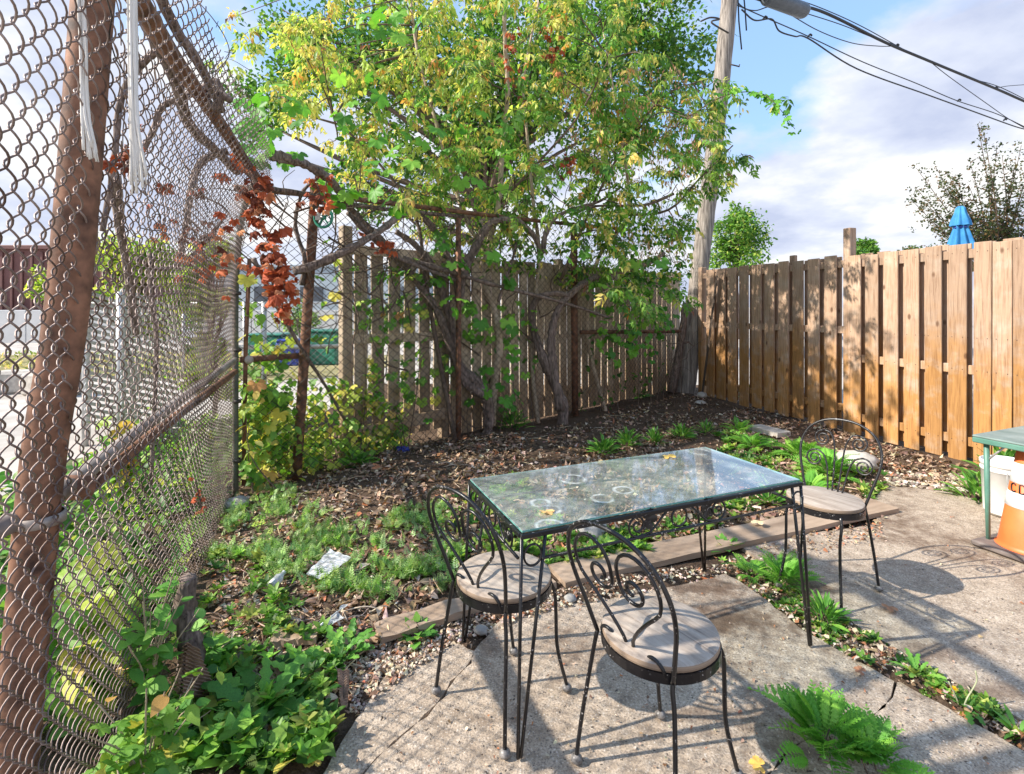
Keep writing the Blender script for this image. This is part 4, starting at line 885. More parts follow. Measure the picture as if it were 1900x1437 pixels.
# galvanised lane fence seen through the mesh
gf = thing('galvanised_lane_fence', 'galvanised pipe and mesh fence on the far side of the lane', 'fence')
for x in np.linspace(-9.5, -.5, 8): pipe(gf, 'post', [(x, 10.8, -.1), (x, 10.8, 1.55)], .035, galv_m, 10)
pipe(gf, 'top_rail', [(-9.5, 10.8, 1.52), (-.5, 10.8, 1.52)], .025, galv_m, 10); 
chain_wires(gf, lambda s, h, d: np.stack([-9.5 + s, 10.8 + 0 * s + d, h], -1), 9.0, 1.5, .14, .13, .003, .003, 3, 2, galv_m)
g2 = thing('galvanised_gate', 'galvanised pipe gate frame just outside the back fence', 'gate')
pipe(g2, 'upright', [P(490, 800, 6.3), P(490, 560, 6.3)], .03, galv_m, 10); pipe(g2, 'cross_bar', [P(440, 645, 6.3), P(645, 643, 6.3)], .028, galv_m, 10)
pipe(g2, 'upright', [P(640, 790, 6.3), P(640, 560, 6.3)], .03, galv_m, 10)
def slat_panel(label, px, Y):
    t = thing('slatted_screen', label, 'screen', tuple(G(px, 569 + 1377 / Y)), 0, 'grey slatted screens by the lane'); b = MB(); box(b, (0, 0, 0), (.55, .02, .035), bev=.004); me = b.mesh('slat', galv_m, False)
    for k in range(22): link('slat', me, t, (.3, 0, .15 + k * .065), (0, R(20), R(60)))
    b = MB(); tube(b, [(0, 0, -.1), (0, 0, 1.6)], .04, 10); obj('post', b, galv_m, t)
slat_panel('grey slatted screen just past the thick brown post', 160, 5.6); slat_panel('grey slatted screen farther along behind the mesh', 224, 5.2)

# ================================================================== umbrella behind the cedar fence
um = thing('patio_umbrella', 'closed bright blue patio umbrella behind the cedar fence', 'umbrella', (8.06, 9.2, 0))
um.scale = (.7, .7, 1.0); b = MB(); tube(b, [(0, 0, 0), (0, 0, 3.25)], .022, 10); obj('pole', b, galv_m, um)
def folds(prof, n=9, amp=.16, sd=0):
    a = np.arange(90) / 90 * 2 * math.pi; V = []
    for r_, z in prof:
        for q in a: k = r_ * (1 + amp * math.sin(n * q + sd + z * 1.5) + .07 * math.sin(4 * q + sd)); V.append((k * math.cos(q), k * math.sin(q), z))
    return V, [[i * 90 + j, i * 90 + (j + 1) % 90, (i + 1) * 90 + (j + 1) % 90, (i + 1) * 90 + j] for i in range(len(prof) - 1) for j in range(90)]
b = MB(); b.add(*folds([(.27, 2.35), (.24, 2.55), (.16, 2.78), (.13, 2.86), (.15, 2.90)], 8, .22)); obj('canopy', b, canvas_m, um)
b = MB(); b.add(*folds([(.21, 2.90), (.19, 2.98), (.12, 3.12), (.09, 3.22), (.05, 3.25), (.01, 3.255)], 7, .16, 2)); obj('vent_flap', b, canvas_m, um)
b = MB(); lathe(b, [(.135, 2.855), (.15, 2.86), (.15, 2.885), (.135, 2.89)], sides=24); obj('tie_band', b, blue_m, um)

# ================================================================== trees
def limb(mb, pts, r0, r1, sides=8, n=5, wob=.05):
    p = cr(pts, n); tube(mb, p, np.linspace(r0, r1, len(p)), sides, wob=wob); return p
def sample_px(poly, n, weight=None):
    poly = np.array(poly, float); lo, hi = poly.min(0), poly.max(0); o = []
    while len(o) < n:
        q = rng.uniform(lo, hi, (n * 3, 2)); k = inpoly(q[:, 0], q[:, 1], [tuple(p) for p in poly]); q = q[k]
        if weight is not None: q = q[rng.uniform(size=len(q)) < np.array([weight(x, y) for x, y in q])]
        o += list(q)
    return np.array(o[:n])
# --- the box elder growing through the fence
be = thing('box_elder_tree', 'tall box elder with yellow green leaves rising through the fence in the middle', 'tree', tuple(G(912, 800)))
be0 = np.array(G(912, 800))
stems = [([(912, 790, 5.9), (916, 720, 5.95), (927, 640, 5.95), (918, 580, 6.0), (898, 520, 6.05), (908, 450, 6.1), (925, 380, 6.15), (932, 280, 6.2), (942, 170, 6.2), (936, 60, 6.2), (938, -80, 6.2)], .05, .022, stem_m),
         ([(905, 470, 6.1), (870, 420, 6.1), (845, 350, 6.1), (815, 250, 6.1), (780, 120, 6.1), (765, 30, 6.1), (760, -60, 6.1)], .03, .014, stem_m),
         ([(1000, 800, 6.5), (985, 640, 6.5), (1000, 480, 6.5), (990, 380, 6.5), (978, 250, 6.5), (972, 150, 6.5), (1000, 0, 6.6)], .03, .013, stem_m),
         ([(1130, 790, 7.2), (1090, 620, 7.1), (1110, 480, 7.0), (1165, 400, 7.0), (1160, 300, 6.9), (1140, 180, 6.9), (1120, 60, 6.9)], .035, .012, stem_m),
         ([(845, 820, 5.5), (810, 640, 5.5), (790, 520, 5.5), (770, 400, 5.5), (700, 300, 5.4), (620, 220, 5.3)], .028, .01, twig_m),
         ([(1040, 520, 6.6), (1100, 380, 6.5), (1160, 270, 6.5), (1230, 180, 6.5), (1300, 150, 6.5)], .02, .008, twig_m),
         ([(925, 380, 6.15), (1000, 300, 6.0), (1070, 220, 5.9), (1130, 110, 5.8)], .018, .008, twig_m),
         ([(1160, 400, 7.0), (1240, 390, 6.8), (1300, 330, 6.7), (1360, 270, 6.6)], .02, .008, twig_m)]
stem_pts = []
for px, r0, r1, m in stems:
    b = MB(); p = limb(b, [P(*q) - be0 for q in px], r0, r1, 10); obj('trunk' if m is stem_m else 'limb', b, m, be); stem_pts.append(p + be0)
SP = np.concatenate(stem_pts)
polyBE = [(405, 40), (440, 25), (520, 60), (600, 20), (640, -40), (1240, -40), (1215, 60), (1260, 110), (1345, 145), (1420, 165), (1450, 190), (1390, 215), (1395, 300), (1350, 345), (1330, 400), (1290, 470), (1270, 560), (1190, 590), (1120, 560), (1060, 500), (1000, 480), (930, 500), (860, 470), (780, 430), (740, 380), (650, 340), (600, 300), (560, 240), (500, 200), (450, 150), (420, 110)]
def wBE(x, y):
    n_ = mn.noise(Vector((x / 90, y / 90, 2))) + .5 * mn.noise(Vector((x / 40, y / 40, 5)))
    w_ = 1.0 if n_ > -.04 else .12
    if x < 640 and y > 200: w_ *= .5
    if x < 560: w_ *= .8
    if x < 470: w_ *= .5
    if x > 1300: w_ *= .8
    if y > 420: w_ *= .6
    if x > 1180 and y < 130: w_ *= .25
    return w_
nsp = 800
q = sample_px(polyBE, nsp, wBE)
dep = 6.2 + rng.normal(0, .6, nsp) + .15 + (q[:, 0] - 900) / 1000
centers = np.stack([(q[:, 0] - CX) / F * dep, dep, H - (q[:, 1] - HY) / F * dep], -1)
lm, tw = MB(), MB()
def spray(center, src, nleaf, length, colf, tmpls, lsz, mbl, mbt, droop=.5):
    d = center - src; d = d / (np.linalg.norm(d) + 1e-6); d += rng.normal(0, .25, 3); d[2] -= .1; d /= np.linalg.norm(d)
    tip = center + d * length * .5; base = center - d * length * .5
    mid = (tip + base) / 2 + np.array([0, 0, length * .12]); pts = cr([base, mid, tip], 3); tube(mbt, pts, np.linspace(.004, .0018, len(pts)), 3, cap=False)
    t_ = rng.uniform(0.1, 1, nleaf); t_[0] = 1; k = t_ * (len(pts) - 1); i0 = np.minimum(k.astype(int), len(pts) - 2); f = (k - i0)[:, None]
    pos = pts[i0] * (1 - f) + pts[i0 + 1] * f; yaw0 = math.atan2(-d[0], d[1])
    yaw = yaw0 + rng.choice([-1, 1], nleaf) * rng.uniform(.3, 1.6, nleaf); B = basis(yaw, rng.normal(-droop, .35, nleaf), rng.normal(0, .5, nleaf))
    ks = rng.integers(0, len(tmpls), nleaf)
    for z_ in range(len(tmpls)):
        m_ = ks == z_
        if m_.any(): scatter(mbl, tmpls[z_], pos[m_], B[m_], lsz * rng.uniform(.7, 1.25, m_.sum()), colf(m_.sum()))
for k in range(nsp):
    c = centers[k]; d2 = ((SP - c) ** 2).sum(1); near_ = SP[d2.argmin()]
    left = np.clip((1050 - q[k, 0]) / 400, 0, 1); up = np.clip((350 - q[k, 1]) / 350, 0, 1); ye = .18 + .5 * left * (.5 + .5 * up) + .15 * up
    ye *= 0.6 + .8 * (mn.noise(Vector((c[0] * 1.5, c[1] * 1.5, c[2] * 1.5))) + .5)
    wts = [.12, .35 * (1 - ye) + .05, .5 * (1 - ye) + .1, ye * 1.1, ye * .75, ye * .10 + .01, .015]
    spray(c, near_, rng.integers(6, 11), rng.uniform(.22, .42), lambda n: rgb(n, [DG, MG, LG, YG, YE, OR, BR], wts), COMP, .185, lm, tw)
    if k % 7 == 0:   # limb out to the spray
        mid = (near_ + c) / 2 + rng.normal(0, .06, 3) + np.array([0, 0, .05]); tube(tw, cr([near_, mid, c], 4), np.linspace(.011, .0035, 9), 5, cap=False)
# hanging dry seed bunches
for (x, y) in list(sample_px([(1040, 140), (1250, 120), (1300, 200), (1340, 300), (1250, 350), (1120, 330), (1050, 250)], 90)) + list(sample_px([(1150, 420), (1240, 440), (1280, 480), (1180, 480)], 12)):
    Yd = 6.3 + rng.normal(0, .3); c = P(x, y, Yd); n = 16; pos = c + rng.normal(0, 1, (n, 3)) * [.035, .035, .07]
    scatter(lm, NARROW, pos, basis(rng.uniform(0, 6.3, n), rng.normal(-1.2, .3, n), rng.uniform(-1, 1, n)), rng.uniform(.04, .06, n), rgb(n, [(.42, .25, .15), (.5, .33, .2), (.35, .17, .1)]))
lm.v = [v - be0 for v in lm.v]; tw.v = [v - be0 for v in tw.v]
tag(obj('crown', lm, leaf_m, be), kind=None); obj('twigs', tw, twig_m, be)

# --- grapevine trunks and canes
gv = thing('grapevine', 'old gnarled grapevine with twisting dark trunks and broad green leaves on the fence', 'vine', tuple(G(1045, 785))); gv0 = np.array(G(1045, 785))
canes = [([(905, 815, 5.85), (908, 770, 5.85), (900, 735, 5.8), (880, 705, 5.75), (856, 685, 5.7), (842, 645, 5.7), (836, 600, 5.65), (822, 550, 5.6), (805, 500, 5.5), (770, 455, 5.4), (735, 430, 5.3)], .062, .03),
         ([(900, 735, 5.78), (875, 720, 5.7), (858, 700, 5.65), (835, 640, 5.6), (812, 580, 5.5), (770, 520, 5.4), (715, 455, 5.2), (680, 420, 5.1), (650, 385, 5.0)], .05, .028),
         ([(1045, 792, 6.45), (1044, 755, 6.45), (1030, 715, 6.45), (1012, 675, 6.4), (992, 620, 6.4), (986, 580, 6.4), (1000, 552, 6.4), (1030, 545, 6.4), (1060, 550, 6.45)], .07, .03),
         ([(1040, 760, 6.4), (1030, 700, 6.38), (1022, 640, 6.38), (1030, 590, 6.4), (1050, 555, 6.45), (1085, 525, 6.55), (1125, 508, 6.7), (1170, 500, 6.8), (1205, 488, 6.9), (1232, 470, 7.0)], .055, .024),
         ([(748, 480, 5.2), (820, 500, 5.4), (885, 520, 5.7), (950, 538, 6.0), (1000, 550, 6.2), (1045, 562, 6.4), (1095, 578, 6.6), (1135, 592, 6.8)], .028, .018),
         ([(852, 560, 5.6), (862, 500, 5.7), (885, 455, 5.75), (905, 420, 5.8), (930, 408, 5.85), (965, 415, 6.0), (992, 440, 6.1), (1004, 475, 6.2)], .05, .028),
         ([(1008, 470, 6.2), (1012, 435, 6.2), (1030, 405, 6.25), (1065, 388, 6.3), (1110, 375, 6.4), (1150, 350, 6.4)], .034, .012),
         ([(500, 288, 3.9), (545, 298, 4.0), (590, 318, 4.2), (622, 345, 4.4), (642, 378, 4.6), (655, 395, 4.8)], .04, .026),
         ([(545, 505, 4.3), (590, 490, 4.35), (650, 462, 4.5), (700, 432, 4.7), (740, 402, 4.9), (765, 392, 5.0)], .038, .025),
         ([(645, 395, 4.6), (690, 440, 4.8), (730, 475, 5.0), (790, 500, 5.3), (845, 520, 5.5)], .028, .018),
         ([(760, 390, 5.0), (790, 410, 5.3), (815, 440, 5.5), (840, 500, 5.6), (850, 560, 5.65)], .036, .026),
         ([(925, 560, 5.9), (938, 520, 6.0), (950, 485, 6.1), (958, 450, 6.1)], .02, .014),
         ([(560, 530, 4.4), (565, 480, 4.38), (548, 420, 4.38), (560, 360, 4.35), (590, 330, 4.3)], .022, .012),
         ([(1250, 360, 6.6), (1200, 380, 6.6), (1150, 382, 6.5), (1100, 384, 6.5), (1060, 400, 6.4)], .018, .012),
         ([(440, 300, 3.6), (490, 345, 3.9), (560, 360, 4.3), (640, 378, 4.6), (750, 392, 5.0), (860, 402, 5.6)], .022, .02),
         ([(470, 480, 3.9), (510, 560, 4.1), (555, 640, 4.3), (600, 710, 4.6), (640, 780, 4.8)], .018, .012),
         ([(860, 700, 5.7), (880, 708, 5.75), (905, 740, 5.8)], .04, .045)]
for px, r0, r1 in canes:
    b = MB(); pts = cr([P(*q_) - gv0 for q_ in px], 7); n_ = len(pts); rr = np.linspace(r0, r1, n_) * (1 + .09 * rng.normal(size=n_))
    tube(b, pts, rr, 10, wob=.09)
    # shaggy strands twisting round the cane
    if r0 > .03:
        for s_ in range(3):
            a = np.linspace(0, 5 + s_, n_) + s_ * 2.1; T = np.gradient(pts, axis=0); T /= np.linalg.norm(T, axis=1, keepdims=True); Uv = np.cross(T, [0.3, 1, .1]); Uv /= np.linalg.norm(Uv, axis=1, keepdims=True); Wv = np.cross(T, Uv)
            tube(b, pts + (Uv * np.cos(a)[:, None] + Wv * np.sin(a)[:, None]) * (rr * .75)[:, None], rr * .45, 6, wob=.1)
    obj('vine_stem', b, bark_m, gv)
# tangled thin canes along the fence
b = MB()
for k in range(150):
    x = rng.uniform(470, 1280); y = rng.uniform(330, 560) if rng.uniform() < .75 else rng.uniform(450, 760)
    Y0 = 4.3 + (x - 550) / 700 * 3.6 - .12; pts = [P(x, y, Y0)]; a = rng.uniform(0, 6.3)
    for s_ in range(rng.integers(4, 8)):
        a += rng.normal(0, .5); pts.append(pts[-1] + np.array([math.cos(a) * .16 * CLu[0], math.cos(a) * .16 * CLu[1], math.sin(a) * .16]) + np.array([CLn[0], CLn[1], 0]) * rng.normal(0, .03))
    tube(b, cr(pts, 3) - gv0, np.linspace(rng.uniform(.004, .010), .0025, (len(pts) - 1) * 3 + 1), 4, cap=False)
tag(obj('thin_canes', b, twig_m, gv), kind='stuff')
def leaf_mesh(tm, name, m, pet=.35, curl=0):
    mb_ = MB(); mb_.add(tm[0] * [1, 1, 1], tm[1]); tube(mb_, [(0, -pet, .06), (0, -pet * .4, -.01), (0, .1, 0)], .012, 3, cap=False); return mb_.mesh(name, m)
glm = [leaf_mesh(t, 'grape_leaf', grape_m) for t in LOB]; ylm = [leaf_mesh(t, 'grape_leaf', yweed_m) for t in LOB]
def hang_leaf(parent, meshes, p, size, o0, name='grape_leaf', face=True, tilt=None):
    # blade faces roughly outward/up, tip hanging
    yaw = rng.normal(math.pi, .9) if face else rng.uniform(0, 6.3); pitch = rng.normal(-.75, .4) if tilt is None else rng.normal(tilt, .3)
    B = basis(np.array([yaw]), np.array([pitch]), np.array([rng.normal(0, .4)]))[0]
    o = bpy.data.objects.new(name, meshes[rng.integers(len(meshes))]); C.objects.link(o); o.parent = parent
    M = Matrix([[*(B[r_] * size), (p - o0)[r_]] for r_ in range(3)] + [[0, 0, 0, 1]]); o.matrix_local = M
    return o
GL = []
for poly, n, y0, y1 in ([[(505, 150), (560, 150), (600, 250), (520, 330), (470, 320), (430, 230)], 16, 3.6, 4.3], [[(600, 130), (760, 150), (860, 280), (760, 330), (640, 330)], 26, 4.2, 5.2], [[(620, 0), (760, -10), (780, 60), (660, 80)], 12, 4.3, 5.0],
                        [[(820, 180), (960, 200), (960, 360), (820, 330)], 26, 5, 6], [[(560, 330), (700, 330), (740, 390), (600, 400)], 10, 4.2, 4.7], [[(830, 380), (1250, 360), (1270, 520), (1100, 540), (850, 520)], 46, 5.4, 7.0],
                        [[(1130, 180), (1300, 200), (1300, 300), (1130, 290)], 24, 5.8, 6.4], [[(780, 400), (880, 420), (880, 640), (800, 620)], 16, 5.2, 5.5], [[(860, 560), (960, 560), (960, 760), (880, 760)], 24, 5.6, 5.9], [[(1090, 560), (1250, 540), (1230, 640), (1100, 640)], 20, 6.8, 7.8], [[(450, 180), (520, 210), (490, 290), (430, 260)], 8, 3.6, 4.0]):
    for x, y in sample_px(poly, n): GL.append((x, y, rng.uniform(y0, y1)))
for x, y, Y_ in GL: hang_leaf(gv, glm, P(x, y, Y_), rng.uniform(.085, .15), gv0)
# arching cane that reaches past the pole with its own leaves
b = MB(); arch = cr([P(1180, 290, 6.5), P(1260, 230, 6.3), P(1340, 180, 6.2), P(1405, 172, 6.1), P(1440, 195, 6.0), P(1475, 240, 6.0)], 6); tube(b, arch - gv0, np.linspace(.008, .003, len(arch)), 5); obj('vine_stem', b, twig_m, gv)
for k in range(12, len(arch)):
    for _ in range(2): hang_leaf(gv, glm, arch[k] + rng.normal(0, .03, 3), rng.uniform(.07, .10) * (1.2 - .5 * k / len(arch)), gv0)

# --- young creepers on the back fence (green/yellow leaves)
def creeper(label, polys, base_px, Yf, meshes, sz, group=None, name='creeper', cols=None, stems_n=8):
    """polys: list of (pixel polygon, count). Yf(x) gives depth at a photo column. Leaves are parts; stems one mesh each"""
    g0 = np.array(G(*base_px)); t = thing(name, label, 'creeper', tuple(g0), 0, group); allp = []
    for poly, n in polys:
        for x, y in sample_px(poly, n):
            p = P(x, y, Yf(x) + rng.normal(0, .09)); p[2] = max(p[2], .05)
            allp.append(p); hang_leaf(t, meshes, p, rng.uniform(*sz), g0, 'leaf')
    allp = np.array(allp)
    for k in range(stems_n):
        j = rng.integers(len(allp)); top = allp[j]; b0 = np.array([top[0] + rng.normal(0, .08), top[1] + rng.normal(0, .05), 0.0])
        if top[2] < .2: continue
        mid = (top + b0) / 2 + rng.normal(0, .07, 3); b = MB(); p_ = cr([b0, mid, top], 5); tube(b, p_ - g0, np.linspace(.006, .002, len(p_)), 5, cap=False); obj('stem', b, twig_m, t)
    return t
Yb = lambda x: 4.05 + (x - 450) / 730 * 3.15 - .05
olm = [leaf_mesh(t, 'leaf', yweed_m) for t in (OV + [LOB[0], LOB[2]])]
wlm = [leaf_mesh(t, 'leaf', weed_m) for t in OV]
creeper('yellow green creeper covering the fence foot between corner post and brown post', [([(455, 700), (545, 690), (540, 880), (455, 900)], 130), ([(450, 480), (540, 560), (540, 690), (450, 690)], 34)], (500, 900), Yb, ylm + olm[:1], (.06, .11))
creeper('leafy creeper at the fence foot between brown post and old wooden post', [([(575, 700), (700, 700), (760, 800), (700, 850), (575, 880)], 130), ([(585, 440), (640, 450), (650, 700), (590, 700)], 14)], (620, 870), Yb, ylm + olm[:2], (.06, .105))
creeper('creeper climbing the old board fence left of the vine trunks', [([(650, 480), (800, 470), (820, 600), (660, 620)], 75), ([(660, 620), (830, 620), (850, 760), (760, 790), (700, 760)], 60)], (760, 830), Yb, ylm + glm[:2], (.06, .10))
creeper('green creeper between the two gnarled vine trunks', [([(870, 560), (990, 560), (1000, 700), (940, 780), (870, 760)], 90)], (950, 790), Yb, wlm + glm, (.05, .095))
creeper('sparse creeper on the far fence end near the pole', [([(1080, 520), (1280, 470), (1270, 560), (1210, 690), (1100, 660)], 110)], (1170, 740), Yb, glm + wlm, (.07, .12))
# stuff foliage that fills between the leaves one can pick apart
b = MB()
for poly, n, Y_, cols in ([[(600, 120), (760, 100), (900, 160), (1300, 200), (1290, 480), (1150, 560), (1000, 500), (850, 480), (700, 380), (600, 330)], 900, None, [MG, LG, YG, YE, DG]],
                          [[(800, 390), (900, 380), (1290, 370), (1285, 520), (1120, 560), (1000, 510), (820, 490)], 1300, None, [MG, LG, LG, YG, DG, YE]],
                          [[(450, 700), (760, 740), (760, 830), (560, 890), (450, 910)], 1300, None, [MG, LG, YG, YG, YE]],
                          [[(1150, 400), (1290, 380), (1280, 560), (1170, 560)], 500, None, [DG, MG, LG]],
                          [[(1060, 640), (1260, 560), (1250, 720), (1080, 770)], 120, None, [DG, MG]]):
    q_ = sample_px(poly, n, lambda x, y: 1.0 if mn.noise(Vector((x / 50, y / 50, 9))) > -.05 else .2); Yd = Yb(q_[:, 0]) + rng.normal(.12, .15, n)
    pos = np.stack([(q_[:, 0] - CX) / F * Yd, Yd, H - (q_[:, 1] - HY) / F * Yd], -1); pos[:, 2] = np.maximum(pos[:, 2], .03)
    scatter(b, OV[0], pos, basis(rng.uniform(0, 6.3, n), rng.normal(-.6, .4, n), rng.normal(0, .5, n)), rng.uniform(.05, .095, n), rgb(n, cols))
tag(obj('fence_foliage', b, leaf_m), 'loose small leaves of the undergrowth tangled along the chain-link', 'foliage', kind='stuff')

# --- dead red leaves on vines
rlm = []
for s_ in range(4):
    V, Fq = t_lobed(20 + s_, 5, .2); V = V.copy(); V[:, 2] += .22 * np.sin(V[:, 0] * 9 + s_) + .15 * np.sin(V[:, 1] * 11 + s_ * 2) - .9 * V[:, 0] ** 2; mbx = MB(); mbx.add(V, Fq); rlm.append(mbx.mesh('dead_leaf', red_m))
def dead_cluster(label, spine, n, sz, spread, o_px):
    o0 = P(*o_px); t = thing('dead_leaf_spray', label, 'dead leaves', tuple(o0), 0, 'red dead leaf sprays'); p = cr([P(*q_) for q_ in spine], 8); b = MB(); tube(b, p - o0, .004, 5); obj('stem', b, twig_m, t)
    for k in range(int(n * 1.25)): hang_leaf(t, rlm, p[rng.integers(len(p))] + rng.normal(0, spread * 1.45, 3), rng.uniform(*sz) * rng.uniform(.4, .85), o0, 'dead_leaf', tilt=-1.0)
dead_cluster('long hanging spray of rust red dead leaves beside the leaning fence edge', [(462, 320, 3.3), (475, 370, 3.3), (490, 430, 3.3), (515, 490, 3.3), (528, 540, 3.3), (518, 590, 3.3)], 85, (.06, .11), .035, (462, 320, 3.3))
dead_cluster('rust red dead leaves hanging over the green pulley', [(585, 325, 4.1), (592, 355, 4.1), (600, 385, 4.1)], 18, (.07, .11), .04, (585, 325, 4.1))
dead_cluster('dead orange leaves on the vine crossing', [(700, 440, 4.7), (715, 450, 4.7), (712, 470, 4.7)], 10, (.07, .10), .05, (700, 440, 4.7))
dead_cluster('red dead leaves caught in the middle of the leaning mesh', [(340, 390, 2.3), (370, 450, 2.6), (395, 500, 3.0), (400, 420, 2.8)], 46, (.04, .07), .06, (340, 390, 2.3))
dead_cluster('small red dead leaves high on the leaning mesh', [(215, 300, 1.5), (235, 290, 1.5), (250, 305, 1.5)], 9, (.04, .06), .02, (215, 300, 1.5))
dead_cluster('thin red dead strip low on the leaning mesh', [(362, 890, 2.25), (370, 925, 2.25), (375, 950, 2.25)], 9, (.02, .035), .01, (362, 890, 2.25))
dead_cluster('dead red leaves hanging high in the box elder', [(950, 60, 5.9), (945, 120, 5.9), (968, 170, 5.9)], 16, (.07, .10), .04, (950, 60, 5.9))
dead_cluster('dead red leaves hanging high in the crown, between trunk and utility pole', [(1022, 40, 5.9), (1026, 90, 5.9), (1020, 160, 5.9)], 18, (.07, .10), .04, (1022, 40, 5.9))
dead_cluster('dead red leaves hanging low in the crown above the vine loop', [(1048, 290, 6), (1052, 320, 6)], 9, (.07, .10), .03, (1048, 290, 6))

# --- vines wound in the leaning fence
lv = thing('dry_vine', 'dry leafless vine wound through the top of the leaning fence', 'vine', tuple(P(410, 180, 2.3)))
o0 = P(410, 180, 2.3)
for px, r0, r1 in (([(262, 20, 1.7), (300, 90, 2.0), (330, 160, 2.2), (350, 230, 2.5), (400, 280, 2.9), (440, 320, 3.3)], .03, .022), ([(295, -10, 1.8), (330, 60, 1.95), (370, 120, 2.1), (400, 180, 2.3), (410, 205, 2.4)], .02, .018), ([(428, 186, 2.3), (390, 165, 2.3), (330, 185, 2.3), (300, 200, 2.3), (285, 240, 2.3), (260, 290, 2.3)], .017, .011),
                   ([(290, 95, 2.0), (262, 120, 2.0), (235, 160, 2.0), (220, 210, 2.0), (215, 270, 2.0), (205, 350, 2.0), (190, 430, 2.0)], .014, .01), ([(420, 280, 3.0), (375, 300, 2.9), (355, 350, 2.8), (345, 420, 2.8), (330, 500, 2.8)], .022, .014), ([(215, 330, 2.2), (222, 420, 2.4), (240, 520, 2.6), (252, 620, 2.7)], .022, .016),
                   ([(280, 470, 3.0), (282, 560, 3.0), (290, 640, 3.0), (280, 900, 3.0)], .016, .01), ([(370, 170, 2.3), (400, 150, 2.3), (412, 180, 2.3), (400, 200, 2.3), (385, 185, 2.3), (405, 165, 2.3)], .014, .012), ([(252, 480, 2.7), (300, 500, 2.9), (360, 470, 3.2), (420, 400, 3.5)], .012, .008)):
    b = MB(); p = cr([P(*q_) for q_ in px], 6) - o0; tube(b, p, np.linspace(r0, r1, len(p)), 8, wob=.08); obj('vine_stem', b, bark_m, lv)
b = MB()
for k in range(60):
    x, y = rng.uniform(200, 430), rng.uniform(80, 520); Y0 = 1.3 + (x - 180) / 250 * 2.0; a = rng.uniform(0, 6.3); pts = [P(x, y, Y0)]
    for s_ in range(5): a += rng.normal(0, .6); pts.append(pts[-1] + np.array([math.cos(a) * -.04, math.cos(a) * .08, math.sin(a) * .08]) + rng.normal(0, .01, 3))
    tube(b, cr(pts, 3) - o0, .0022, 3, cap=False)
tag(obj('tendrils', b, twig_m, lv), kind='stuff')

# --- background trees
def leaf_tree(name, label, base, h, crown_fn, nleaf, lsz, cols, trunk_r=.15, limbs=10, tmpl=SMALL, wts=None, group=None):
    """crown_fn(n) -> points in the crown (local, above the base)"""
    t = thing(name, label, 'tree', tuple(base), 0, group); pts = crown_fn(nleaf); b = MB(); n = len(pts)
    scatter(b, tmpl, pts, basis(rng.uniform(0, 6.3, n), rng.normal(-.3, .6, n), rng.normal(0, .8, n)), rng.uniform(.7, 1.3, n) * lsz, rgb(n, cols, wts)); obj('crown', b, leaf_m, t)
    b = MB(); limb(b, [(0, 0, -.1), (.05, 0, h * .3), (-.05, 0, h * .6), (0, 0, h * .9)], trunk_r, trunk_r * .3, 10); obj('trunk', b, bark_m, t); b = MB()
    for k in range(limbs):
        e = pts[rng.integers(n)]; s_ = np.array([0, 0, min(e[2] * .6, h * .6)]); limb(b, [s_, (s_ + e) / 2 + [0, 0, .1 * h * rng.uniform(-.3, .5)], e], trunk_r * .35, .015, 5, 4)
    obj('branches', b, twig_m, t); return t
def blobs(cs, sub=14, tight=.33):
    """crown made of leaf clumps: cs list of (x,y,z,r,weight)"""
    def f(n):
        cs_ = np.array(cs, float); w_ = cs_[:, 4] * cs_[:, 3] ** 2; k = rng.choice(len(cs_), n, p=w_ / w_.sum())
        # clumps on each blob
        cl_ = []
        for c in cs_:
            d = rng.normal(size=(sub, 3)); d /= np.linalg.norm(d, axis=1, keepdims=True); cl_.append(c[:3] + d * c[3] * rng.uniform(.45, 1, (sub, 1)) * [1, 1, .85])
        cl_ = np.array(cl_); j = rng.integers(0, sub, n); return cl_[k, j] + rng.normal(0, 1, (n, 3)) * (cs_[k, 3] * tight)[:, None] * .55
    return f
def pc(px, py, Y, base): p = P(px, py, Y) - base; return p
def tree_px(name, label, bpx, Y, blobs_px, nleaf, lsz, cols, wts=None, tight=.33, sub=14, group=None, trunk_r=.15, limbs=12):
    base = np.array([(bpx - CX) / F * Y, Y, -.08]); cs = []
    for (x, y, r_) in blobs_px: p = pc(x, y, Y + rng.uniform(-.1, .1) * Y * .3, base); cs.append((p[0], p[1], p[2], r_ / F * Y, 1))
    hmax = max(c[2] for c in cs); return leaf_tree(name, label, base, hmax, blobs(cs, sub, tight), nleaf, lsz, cols, trunk_r, limbs, SMALL, wts, group)
tree_px('shade_tree', 'large shade tree with small dark leaves behind the box elder', 900, 15, [(500, 190, 65), (560, 110, 80), (470, 240, 30), (640, 60, 100), (700, 160, 80), (640, 320, 40), (690, 370, 40), (760, 300, 50), (800, 120, 120), (900, 250, 110), (950, 60, 120), (1060, 180, 100), (1100, 60, 110), (1200, 40, 90), (1260, 90, 60), (1230, 140, 60), (1300, 150, 25), (980, 360, 40), (1130, 260, 60)], 36000, .15, [DG, (.06, .14, .03), MG, LG, YG], [3, 3, 3, 2, 1], .42, 20, trunk_r=.35, limbs=50)
tree_px('maple_tree', 'rounded maple between the utility pole and the cedar post', 1365, 24, [(1375, 425, 42), (1350, 450, 34), (1395, 455, 30), (1375, 478, 35), (1345, 415, 22), (1330, 480, 25), (1365, 400, 22)], 5200, .17, [DG, MG, LG, YG], [2, 3, 3, 1.5], .4)
tree_px('distant_tree', 'small bright green tree showing beside the tall fence post', 1602, 34, [(1605, 458, 18), (1590, 468, 12), (1618, 466, 10)], 1500, .24, [MG, LG, DG], None, .4, trunk_r=.2)
